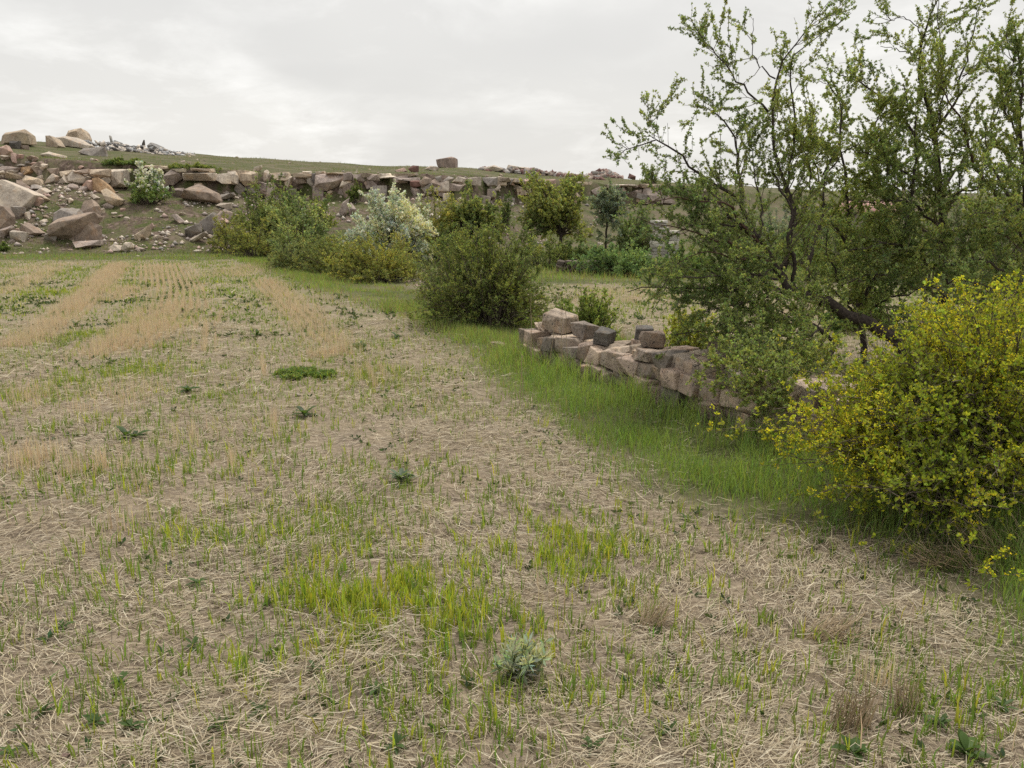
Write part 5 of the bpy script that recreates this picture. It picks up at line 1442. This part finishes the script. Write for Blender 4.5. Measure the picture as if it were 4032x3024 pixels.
def straw():
    rng = np.random.default_rng(401)
    g = Geo()
    cols = np.array([(0.54, 0.465, 0.33), (0.46, 0.385, 0.27), (0.64, 0.575, 0.44), (0.34, 0.28, 0.20), (0.49, 0.44, 0.34), (0.22, 0.18, 0.135)])
    for y0, y1, dens, ws, ls in ((1.55, 3.6, 6600, 0.7, 0.58), (3.6, 6.5, 3300, 0.82, 0.7), (6.5, 12, 1000, 1.4, 0.9), (12, 30, 105, 2.3, 1.2)):
        n = int(dens * (y1 - y0) * 2 * (0.74 * y1 + 1.4))
        x, y = tri_area_pts(rng, n, y0, y1)
        f = in_field(x, y)
        track = np.exp(-((x + 0.36 * y - 0.55 + 0.3 * np.sin(y * 0.4)) / 0.28) ** 2) + np.exp(-((x + 0.42 * y + 1.2 + 0.3 * np.sin(y * 0.35)) / 0.3) ** 2)
        dn = np.clip((fbm(x, y, 0.45, 41) - 0.26) * 2.9, 0.3, 1) * (1 - 0.45 * np.clip(track, 0, 1) * (y > 5))
        k = rng.random(len(x)) < dn * np.maximum(f, 0.05 * (y < 8))
        x, y = x[k], y[k]; n = len(x)
        L = rng.uniform(0.035, 0.22, n) * ls * rng.uniform(0.6, 1.15, n)
        fine = rng.random(n) < 0.45
        w = np.where(fine, rng.uniform(0.0013, 0.0024, n), rng.uniform(0.0026, 0.0046, n)) * ws
        swirl = (fbm(x, y, 0.9, 44) - 0.5) * 5.0
        a = swirl * 0.7 + rng.normal(size=n) * 0.75
        pile = np.clip(fbm(x, y, 0.42, 47) - 0.42, 0, 1) * 0.13
        zc = tz(x, y) + rng.random(n) ** 1.5 * (0.012 + pile) + 0.003
        tilt = rng.normal(size=n) * 0.13
        d = np.stack([np.cos(a) * np.cos(tilt), np.sin(a) * np.cos(tilt), np.sin(tilt)], 1) * (L * 0.5)[:, None]
        c = np.stack([x, y, zc + np.abs(np.sin(tilt)) * L * 0.35], 1)
        roll = rng.uniform(-0.7, 0.7, n)
        sd = np.stack([-np.sin(a) * np.cos(roll), np.cos(a) * np.cos(roll), np.sin(roll)], 1) * (w * 0.5)[:, None]
        bend = np.stack([-np.sin(a), np.cos(a), rng.normal(size=n) * 0.3], 1) * (L * rng.normal(size=n) * 0.06)[:, None]
        V = np.stack([c - d - sd, c - d + sd, c + bend + sd, c + bend - sd, c + d + sd * 0.8, c + d - sd * 0.8], 1).reshape(-1, 3)
        i = np.arange(n)[:, None, None] * 6
        Q = (i + np.array([[[0, 1, 2, 3], [3, 2, 4, 5]]])).reshape(-1, 4)
        if y0 > 6:
            Q = (i + np.array([[[0, 1, 4, 5]]])).reshape(-1, 4)
        C = cols[rng.choice(6, n, p=[0.26, 0.22, 0.16, 0.14, 0.14, 0.08])] * rng.uniform(0.8, 1.15, (n, 1))
        g.add(V, Q=Q, C=np.repeat(C, 6, axis=0))
    tag(g.obj('straw_litter', M_STRAW), 'dry flattened straw littering the stubble field', 'straw', None, 'stuff')


straw()


def px_line(pts):
    return np.array([ground(a, b)[:2] for a, b in pts])


def stubble():
    rng = np.random.default_rng(402)
    strips = [  # pixel centre line, half width (m), stalks per m2
        ([(40, 1370), (160, 1330), (280, 1230), (420, 1090), (480, 1045)], 0.32, 520), ([(350, 1165), (440, 1080), (470, 1045)], 0.3, 480), ([(430, 1190), (510, 1135)], 0.4, 420),
        ([(690, 1230), (700, 1150), (670, 1050)], 0.6, 300), ([(600, 1120), (590, 1050)], 0.4, 260), ([(540, 1380), (640, 1280), (700, 1200)], 0.45, 430), ([(350, 1420), (520, 1300), (600, 1230)], 0.3, 380),
        ([(805, 1390), (812, 1270)], 0.12, 420), ([(860, 1280), (872, 1230)], 0.12, 350), ([(1380, 1400), (1290, 1350), (1180, 1240), (1040, 1110)], 0.35, 330), ([(1240, 1390), (1330, 1410)], 0.3, 480), ([(1480, 1530), (1440, 1450)], 0.3, 260),
        ([(30, 1850), (160, 1830), (230, 1800)], 0.26, 480), ([(250, 1880), (380, 1880), (420, 1840)], 0.22, 380), ([(560, 1960), (640, 1920)], 0.14, 300), ([(150, 1540), (60, 1620)], 0.3, 160), ([(0, 1160), (120, 1110), (220, 1060)], 0.4, 220),
        ([(0, 1080), (200, 1045), (330, 1040)], 0.5, 130), ([(380, 1640), (500, 1560), (560, 1500)], 0.35, 150), ([(920, 1890), (910, 1810)], 0.1, 380), ([(770, 1780), (760, 1700)], 0.14, 240), ([(1040, 1480), (1030, 1420)], 0.1, 260), ([(900, 1095), (1000, 1045)], 0.8, 150),
        ([(420, 2080), (560, 2100)], 0.16, 200), ([(120, 2080), (160, 2020)], 0.12, 260), ([(3350, 2700), (3600, 2720)], 0.07, 500), ([(2120, 2380), (2260, 2330)], 0.08, 160), ([(1080, 1730), (1090, 1640)], 0.1, 180),
        ([(1120, 1180), (1350, 1180)], 0.5, 130), ([(1250, 1290), (1120, 1300)], 0.35, 160), ([(2200, 1200), (2460, 1180), (2700, 1190)], 0.9, 140), ([(2300, 1160), (2600, 1150)], 0.8, 140), ([(3000, 1230), (3400, 1230)], 1.2, 120)]
    g = Geo()
    X, Y = [], []
    for pts, hw, den in strips:
        ln = px_line(pts)
        for a, b in zip(ln[:-1], ln[1:]):
            L = np.linalg.norm(b - a) + 1e-6
            n = int(den * (3.0 if pts[0][1] > 1300 else 1.6) * L * hw * 2)
            t = rng.random(n)[:, None]; nr = np.array([-(b - a)[1], (b - a)[0]]) / L
            off = np.clip(rng.normal(size=n) * 0.5, -1.2, 1.2) * hw
            # drilled rows about 13 cm apart
            row = np.round(off / 0.13) * 0.13 + rng.normal(size=n) * 0.014
            p = a + (b - a) * t + nr * row[:, None] + rng.normal(size=(n, 2)) * 0.01
            clump = fbm(p[:, 0], p[:, 1], 0.16, 61)
            p = p[clump + 0.35 * fbm(p[:, 0], p[:, 1], 0.9, 65) > 0.56]
            X.append(p[:, 0]); Y.append(p[:, 1])
    # thin scatter everywhere
    x, y = tri_area_pts(rng, 9000, 2.0, 28)
    k = (in_field(x, y) > 0.6) & (fbm(x, y, 1.3, 63) > 0.52)
    X.append(x[k]); Y.append(y[k])
    x, y = np.concatenate(X), np.concatenate(Y); n = len(x)
    h = rng.uniform(0.08, 0.21, n); far = np.clip(y / 12, 1, 1.7)
    add_blades(g, rng, x, y, h, rng.uniform(0.003, 0.0048, n) * far, np.abs(rng.normal(size=n)) * 0.13, np.array([(0.74, 0.62, 0.43)]) * rng.uniform(0.7, 1.2, (n, 1)) * (1 + rng.normal(size=(n, 3)) * 0.05), 7.0)
    tag(g.obj('standing_stubble', M_STRAW), 'upright cut stubble stalks standing in broken rows', 'stubble', None, 'stuff')


stubble()


def sprouts():
    rng = np.random.default_rng(403)
    patches = [  # px centre, radius m, aspect along view, plants per m2, yellow share
        ((1560, 2370), 0.34, 1400, 0.9), ((1420, 2350), 0.2, 700, 0.7), ((1760, 2400), 0.22, 900, 0.7), ((1300, 2330), 0.2, 350, 0.4), ((1150, 2340), 0.16, 380, 0.6), ((700, 2140), 0.26, 330, 0.4), ((1250, 2110), 0.3, 420, 0.3),
        ((2160, 2140), 0.3, 520, 0.7), ((2300, 2160), 0.26, 480, 0.6), ((2500, 2250), 0.4, 300, 0.4), ((2750, 2330), 0.3, 240, 0.3), ((3030, 2470), 0.06, 1500, 0.0), ((1080, 2610), 0.1, 520, 0.3), ((980, 2660), 0.1, 480, 0.3),
        ((280, 1690), 0.3, 330, 0.2), ((420, 1480), 0.45, 420, 0.3), ((560, 1450), 0.4, 320, 0.2), ((620, 1270), 0.55, 360, 0.4), ((150, 1560), 0.35, 300, 0.3), ((330, 1330), 0.5, 240, 0.3), ((260, 1150), 0.8, 260, 0.5), ((1380, 1500), 0.5, 260, 0.4), ((1500, 1480), 0.5, 260, 0.3),
        ((1600, 1600), 0.4, 110, 0.1), ((1700, 2900), 0.2, 330, 0.2), ((2280, 2720), 0.2, 240, 0.2), ((2100, 2800), 0.2, 200, 0.1), ((2900, 2650), 0.24, 240, 0.2), ((3600, 2150), 0.3, 220, 0.2), ((860, 1560), 0.4, 140, 0.0), ((1000, 1250), 0.7, 130, 0.0), ((90, 2830), 0.2, 160, 0), ((430, 2740), 0.2, 170, 0), ((1900, 2600), 0.25, 260, 0.3),
        ((3800, 2700), 0.3, 240, 0.0), ((3950, 2850), 0.3, 260, 0.0), ((2400, 1700), 0.35, 200, 0.2), ((2250, 1560), 0.35, 220, 0.2)]
    X, Y, S = [], [], []
    for (px, py), r, den, ye in patches:
        c = ground(px, py)
        n = int(den * math.pi * r * r * 2.4)
        p = rng.normal(size=(n, 2)) * r * 0.62 * np.array([1.25, 1.0])
        qx, qy = c[0] + p[:, 0], c[1] + p[:, 1]
        kk = rng.random(n) < np.clip((fbm(qx, qy, 0.16, 75) - 0.36) * 3.2, 0.05, 1)
        X.append(qx[kk]); Y.append(qy[kk]); S.append((rng.random(kk.sum()) < ye).astype(float))
    for y0, y1, den in ((1.6, 5.0, 520), (5, 11, 290), (11, 29, 150)):
        n = int(den * (y1 - y0) * 2 * (0.74 * y1 + 1.4))
        x, y = tri_area_pts(rng, n, y0, y1)
        k = rng.random(len(x)) < np.clip((fbm(x, y, 0.8, 71) - 0.36) * 2.4, 0.12, 1)
        X.append(x[k]); Y.append(y[k]); S.append((rng.random(k.sum()) < 0.15).astype(float))
    x, y, s = np.concatenate(X), np.concatenate(Y), np.concatenate(S)
    k = in_field(x, y) > rng.random(len(x)) * 0.9
    x, y, s = x[k], y[k], s[k]
    # two to three blades each
    x, y, s = np.repeat(x, 3), np.repeat(y, 3), np.repeat(s, 3)
    n = len(x)
    x = x + rng.normal(size=n) * 0.006; y = y + rng.normal(size=n) * 0.006
    far = np.clip(y / 8, 1, 2.4)
    h = rng.uniform(0.03, 0.12, n) * np.where(s > 0, 1.05, 0.85)
    col = np.where(s[:, None] > 0, np.array([(0.42, 0.48, 0.08)]), np.array([(0.22, 0.31, 0.075)])) * rng.uniform(0.75, 1.2, (n, 1)) * (1 + rng.normal(size=(n, 3)) * np.array([0.12, 0.05, 0.1]))
    g = Geo()
    add_blades(g, rng, x, y, h, rng.uniform(0.0034, 0.0072, n) * far, np.abs(rng.normal(size=n)) * 0.34, np.clip(col, 0.01, 0.6), 6.0)
    # thin haze of short new growth
    X, Y = [], []
    for y0, y1, m in ((1.6, 5.0, 26000), (5.0, 12.0, 34000), (12.0, 28.0, 26000)):
        x, y = tri_area_pts(rng, m, y0, y1)
        k = (rng.random(len(x)) < np.clip((fbm(x, y, 0.7, 77) - 0.3) * 2.2, 0.08, 1)) & (in_field(x, y) > 0.3)
        X.append(x[k]); Y.append(y[k])
    x, y = np.concatenate(X), np.concatenate(Y); n = len(x)
    cc = np.array([(0.20, 0.27, 0.075)]) * rng.uniform(0.7, 1.25, (n, 1)) * (1 + rng.normal(size=(n, 3)) * 0.1)
    add_blades(g, rng, x, y, rng.uniform(0.02, 0.055, n), rng.uniform(0.003, 0.006, n) * np.clip(y / 6, 1, 2.6), np.abs(rng.normal(size=n)) * 0.6 + 0.15, np.clip(cc, 0.01, 0.6), 0.0)
    # small broad weeds: low rosettes of short leaves
    x, y = tri_area_pts(rng, 30000, 1.6, 20)
    k = (rng.random(len(x)) < np.clip((fbm(x, y, 0.5, 73) - 0.45) * 3, 0.02, 1)) & (in_field(x, y) > 0.4)
    x, y = x[k], y[k]
    x, y = np.repeat(x, 5), np.repeat(y, 5); n = len(x)
    a = rng.uniform(0, 6.28, n); e = rng.uniform(0.1, 0.9, n)
    d = np.stack([np.cos(a) * np.cos(e), np.sin(a) * np.cos(e), np.sin(e)], 1)
    L = rng.uniform(0.018, 0.045, n) * np.clip(y / 7, 1, 2.0)
    V, Q = leaf_quads(rng, np.stack([x, y, tz(x, y) + 0.008], 1), d, L, L * 0.4)
    g.add(V, Q=Q, C=leaf_colors(rng, n, (0.075, 0.12, 0.035), 0.2))
    tag(g.obj('green_sprouts', M_GRASS), 'fresh green barley sprouts and tiny weeds among the straw', 'sprouts', None, 'stuff')


sprouts()


def verge():
    rng = np.random.default_rng(404)
    X, Y, H = [], [], []
    for y0, y1, den in ((1.6, 5.5, 4200), (5.5, 9, 2800), (9, 14, 1500), (14, 34, 420)):
        n = int(den * (y1 - y0) * 3.4)
        y = rng.uniform(y0, y1, n); ex = edge_x(y)
        x = ex - 0.35 + rng.random(n) * (wall_x(y) - ex + 2.2)
        _, gr, _ = masks(x, y)
        lush = fbm(x, y, 0.5, 81)
        k = (rng.random(n) < gr ** 1.3 * np.clip(0.35 + (lush - 0.35) * 2.6, 0.25, 1)) & ((np.abs(wall_d(x, y)) > 0.27) | (y > 9.3) | (y < 4.1))
        X.append(x[k]); Y.append(y[k]); H.append((0.05 + 0.125 * np.clip(lush, 0, 1) * gr + 0.1 * np.exp(-((wall_d(x, y) + 0.35) / 0.3) ** 2))[k] * np.where(y[k] > 9, 0.8, 1.0))
    # strip of grass at the field end, slope and hilltop turf, far side of the second field
    for (x0, x1, y0, y1, n, hh, thr) in ((-36, 6, 28.5, 37, 26000, 0.14, 0.2), (-40, 20, 35, 46, 26000, 0.13, 0.47), (-50, 22, 45, 80, 16000, 0.15, 0.5), (0, 22, 19.5, 26, 16000, 0.22, 0.1), (-12, 6, 20, 36, 9000, 0.2, 0.3), (5, 40, 22, 46, 9000, 0.25, 0.3)):
        x = rng.uniform(x0, x1, n); y = rng.uniform(y0, y1, n)
        _, gr, rb = masks(x, y)
        k = (fbm(x, y, 1.5, 83) > thr) & (rng.random(n) < gr)
        X.append(x[k]); Y.append(y[k]); H.append(np.full(k.sum(), hh) * rng.uniform(0.5, 1.2, k.sum()))
    x, y, h = np.concatenate(X), np.concatenate(Y), np.concatenate(H)
    n = len(x)
    far = np.clip(y / 7, 1, 5.5)
    h = h * rng.uniform(0.6, 1.35, n)
    tone = fbm(x, y, 0.9, 87)[:, None]
    col = np.array([(0.19, 0.295, 0.085)]) * (1 - tone) + np.array([(0.35, 0.455, 0.135)]) * tone
    dry = rng.random(n) < np.where(y > 33, 0.16, np.interp(y, [7, 11, 30], [0.05, 0.38, 0.3]))
    col[dry] = (0.34, 0.285, 0.17)
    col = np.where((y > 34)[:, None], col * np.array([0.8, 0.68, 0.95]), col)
    col = np.clip(col * rng.uniform(0.75, 1.2, (n, 1)) * (1 + rng.normal(size=(n, 3)) * np.array([0.1, 0.04, 0.08])), 0.01, 0.6)
    g = Geo()
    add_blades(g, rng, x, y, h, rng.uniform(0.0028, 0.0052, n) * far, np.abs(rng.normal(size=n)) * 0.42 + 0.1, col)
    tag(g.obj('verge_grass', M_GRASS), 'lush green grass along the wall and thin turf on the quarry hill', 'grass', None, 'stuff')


verge()


# ------------------------------------------------------------------ single plants and tufts in the field
def ribbon_leaf(L, W, rise, droop, m=6):
    """lance shaped leaf along +x, slightly folded"""
    u = np.linspace(0, 1, m)
    x = L * u * math.cos(rise); z = L * (u * math.sin(rise) - droop * u * u)
    w = W * np.sin(np.pi * np.clip(u * 0.92 + 0.06, 0, 1)) ** 0.8
    V = []
    for i in range(m):
        V += [(x[i], -w[i] / 2, z[i] + w[i] * 0.18), (x[i], 0, z[i]), (x[i], w[i] / 2, z[i] + w[i] * 0.18)]
    Q = []
    for i in range(m - 1):
        a = i * 3
        Q += [(a, a + 1, a + 4, a + 3), (a + 1, a + 2, a + 5, a + 4)]
    return np.array(V), np.array(Q)


def rosette(name, label, px, py, n, L, W, col, seed, group=None, rise=(0.15, 0.9), cat='weed'):
    rng = np.random.default_rng(seed)
    p = ground(px, py)
    root = thing(name, label, cat, p, group)
    for i in range(n):
        l = L * rng.uniform(0.65, 1.15)
        V, Q = ribbon_leaf(l, W * l / L * rng.uniform(0.8, 1.2), rng.uniform(*rise), rng.uniform(0.1, 0.45))
        c = np.clip(np.array(col) * rng.uniform(0.75, 1.25), 0.01, 0.8)
        o = build('leaf', V, Q, None, M_GRASS, np.broadcast_to(c, V.shape), root, True)
        o.rotation_euler = (0, 0, i * 2.4 + rng.uniform(-0.4, 0.4))
        o.location = (0, 0, 0.002 + 0.002 * i)


def herb(name, label, px, py, n, h, spread, leafL, leafW, col, seed, per=12, group=None, cat='plant', mat=None):
    """upright many-stemmed plant with narrow leaves"""
    rng = np.random.default_rng(seed)
    p = ground(px, py)
    root = thing(name, label, cat, p, group)
    a = rng.uniform(0, 6.28, n); r = spread * np.sqrt(rng.random(n))
    st = np.stack([np.cos(a) * r * 0.35, np.sin(a) * r * 0.35, np.zeros(n) - 0.01], 1)
    tp = np.stack([np.cos(a) * r, np.sin(a) * r, h * rng.uniform(0.6, 1.05, n) * (1 - 0.3 * (r / spread) ** 2)], 1)
    u = np.linspace(0, 1, 6)[None, :, None]
    P = st[:, None] * (1 - u) + tp[:, None] * u + rng.normal(size=(n, 6, 3)) * 0.004
    g = Geo(); V, Q = tubes(P, 0.0022 * (1 - 0.5 * u[:, :, 0]) * np.ones((n, 1)), 4); g.add(V, Q=Q, C=np.array(col) * 0.7)
    g.obj('stems', M_GRASS, root)
    g = Geo()
    foliage(rng, g, P, per / h, 0.25, 1.0, 3, leafL, col, 0.9, 0.5, leafW / leafL, 0.18, quad=True)
    g.obj('foliage', mat or M_GRASS, root)


herb('grey_leaved_herb', 'grey green leafy plant with narrow silvery leaves alone in the straw', 2050, 2660, 26, 0.15, 0.115, 0.044, 0.0095, (0.1569, 0.1765, 0.1412), 601, 8)
rosette('thistle', 'grey green spiny thistle rosette lying flat in the straw', 1580, 1905, 22, 0.11, 0.026, (0.15, 0.20, 0.13), 602)
herb('mat_weed', 'dark green low mat of feathery weed in the middle of the field', 1175, 1480, 46, 0.05, 0.25, 0.04, 0.016, (0.07, 0.1, 0.03), 603, 16)
herb('mat_weed', 'small feathery weed next to the larger dark mat in the field', 1275, 1486, 26, 0.05, 0.13, 0.04, 0.016, (0.06, 0.095, 0.024), 604, 16)
rosette('dock_plant', 'broad leaved dock growing out of a tuft of dead straw', 3360, 2990, 9, 0.085, 0.032, (0.075, 0.13, 0.035), 605, None, (0.3, 1.0))
rosette('dock_plant', 'cluster of fresh broad leaves right of the dead straw tuft by the grass corner', 3800, 2985, 12, 0.08, 0.03, (0.09, 0.15, 0.04), 606, None, (0.4, 1.1))
for i, (px, py) in enumerate([(720, 1230), (740, 1545), (530, 1730), (1560, 1180 + 150), (890, 1195), (960, 1190), (1060, 1185), (300, 1285), (505, 1725), (840, 1250), (1420, 1365), (1010, 1325), (560, 1215), (220, 1075), (1200, 1640)]):
    rosette('weed_rosette', 'dark green flat weed rosette dotted in the far stubble', px, py, 11, 0.13, 0.04, (0.085, 0.135, 0.05), 620 + i, 'weed rosettes in the far stubble')
for i, (px, py) in enumerate([(180, 2820), (470, 2700), (760, 2560), (780, 2310), (1240, 2660), (1560, 2960), (1480, 2740), (380, 2870), (520, 2890), (250, 2480), (2700, 2050), (2630, 2900), (860, 2890), (3950, 2800), (3700, 2860), (40, 2980), (1020, 2830), (2330, 2960)]):
    rosette('weed_rosette', 'small fresh green weed rosette in the foreground straw', px, py, 10, 0.05, 0.013, (0.085, 0.14, 0.045), 650 + i, 'weed rosettes in the foreground straw')


def straw_tuft(label, px, py, n, h, r, lean, az, seed, green=0.05):
    rng = np.random.default_rng(seed)
    p = ground(px, py)
    root = thing('straw_tuft', label, 'straw tuft', p)
    a = rng.uniform(0, 6.28, n); rad = r * np.sqrt(rng.random(n))
    st = np.stack([np.cos(a) * rad, np.sin(a) * rad * 0.6, np.zeros(n) - 0.005], 1)
    hh = h * rng.uniform(0.5, 1.1, n)
    da = az + rng.normal(size=n) * 0.5; le = lean * rng.uniform(0.5, 1.3, n)
    tp = st + np.stack([np.cos(da) * hh * np.sin(le), np.sin(da) * hh * np.sin(le), np.maximum(hh * np.cos(le), 0.012)], 1)
    u = np.linspace(0, 1, 5)[None, :, None]
    P = st[:, None] * (1 - u) + tp[:, None] * u + rng.normal(size=(n, 5, 3)) * 0.004 + np.array([0, 0, 0.03]) * u * (1 - u)
    g = Geo(); V, Q = tubes(P, rng.uniform(0.0011, 0.0019, (n, 1)) * (1 - 0.4 * u[:, :, 0]), 3)
    c = np.where(rng.random((n, 1)) < green, np.array([(0.12, 0.17, 0.04)]), np.array([(0.50, 0.39, 0.25)]) * rng.uniform(0.65, 1.2, (n, 1)))
    g.add(V, Q=Q, C=np.repeat(c, 15, axis=0))
    g.obj('stalks', M_STRAW, root)


straw_tuft('combed over tuft of dead straw with shaded hollow beneath it', 3240, 2520, 150, 0.16, 0.09, 1.2, 0.15, 701)
straw_tuft('upright pale tuft of dead stalks with a dock growing in it', 3340, 2880, 90, 0.15, 0.07, 0.25, 0.3, 702, 0.12)
straw_tuft('thin upright brown tuft beside the dock tuft', 3560, 2830, 60, 0.13, 0.05, 0.25, 1.3, 703)
straw_tuft('fan of pale straw leaning up out of the litter', 2560, 2480, 60, 0.15, 0.06, 0.85, 0.7, 704)
straw_tuft('bent grassy straw mound at the foot of the yellow bush', 3760, 2230, 190, 0.22, 0.14, 1.1, 3.6, 705, 0.25)
straw_tuft('second straw mound trailing out from under the yellow bush', 3960, 2180, 170, 0.24, 0.14, 1.1, 3.3, 706, 0.2)


def stalks():
    rng = np.random.default_rng(720)
    for i, (px, foot, top, Y) in enumerate([(2092, 1475, 1160, 7.9), (2215, 1480, 1180, 7.7), (2235, 1490, 1205, 7.6), (2160, 1475, 1270, 7.8), (2045, 1600, 1400, 6.6), (2060, 1590, 1420, 6.7)]):
        b = ground(px, foot)
        t = at(px + rng.uniform(-10, 30), top, b[1])
        root = thing('dry_stalk', 'tall thin dead stalk in the grass before the ruined wall end', 'stalk', b, 'dead stalks by the wall')
        u = np.linspace(0, 1, 7)[None, :, None]
        P = np.zeros((1, 7, 3)) + (t - b)[None, None] * u + rng.normal(size=(1, 7, 3)) * 0.004 * u
        g = Geo(); V, Q = tubes(P, 0.0042 * (1 - 0.6 * u[:, :, 0]), 5); g.add(V, Q=Q, C=(0.45, 0.36, 0.24))
        g.obj('stem', M_STRAW, root)
        P1, R1 = sprout(rng, P, np.full((1, 7), 0.003), 9, 0.55, 1.0, (0.03, 0.1), (0.4, 0.8), 0.4, 0.1, 4, 0.7, 0.0015)
        if len(P1):
            g = Geo(); V, Q = tubes(P1, R1, 3); g.add(V, Q=Q, C=(0.42, 0.34, 0.23))
            g.obj('side_twigs', M_STRAW, root)


stalks()


def field_stones():
    rr = np.random.default_rng(801)
    spots = [(940, 2600), (1150, 2620), (260, 2990), (585, 2995), (700, 2790), (860, 2880), (1010, 2570), (1720, 2990), (500, 2400), (1640, 1520), (2250, 1640), (1690, 1440), (1180, 1560), (1340, 1690), (780, 1580), (980, 1720), (620, 1640), (140, 1390), (450, 1225), (1500, 1530), (2130, 1700), (2330, 1800), (2900, 2420), (3180, 2620), (1830, 2200)]
    for i, (px, py) in enumerate(spots):
        p = ground(px, py)
        loose_stone(p, rr.uniform(0.025, 0.06) * (1 if py > 2000 else 1.7), ['pale', 'buff', 'pink', 'white'][i % 4], 'small pale clod of stone lying in the straw', 'small stones in the stubble field', 'field_stone', 900 + i, 0.2)


field_stones()
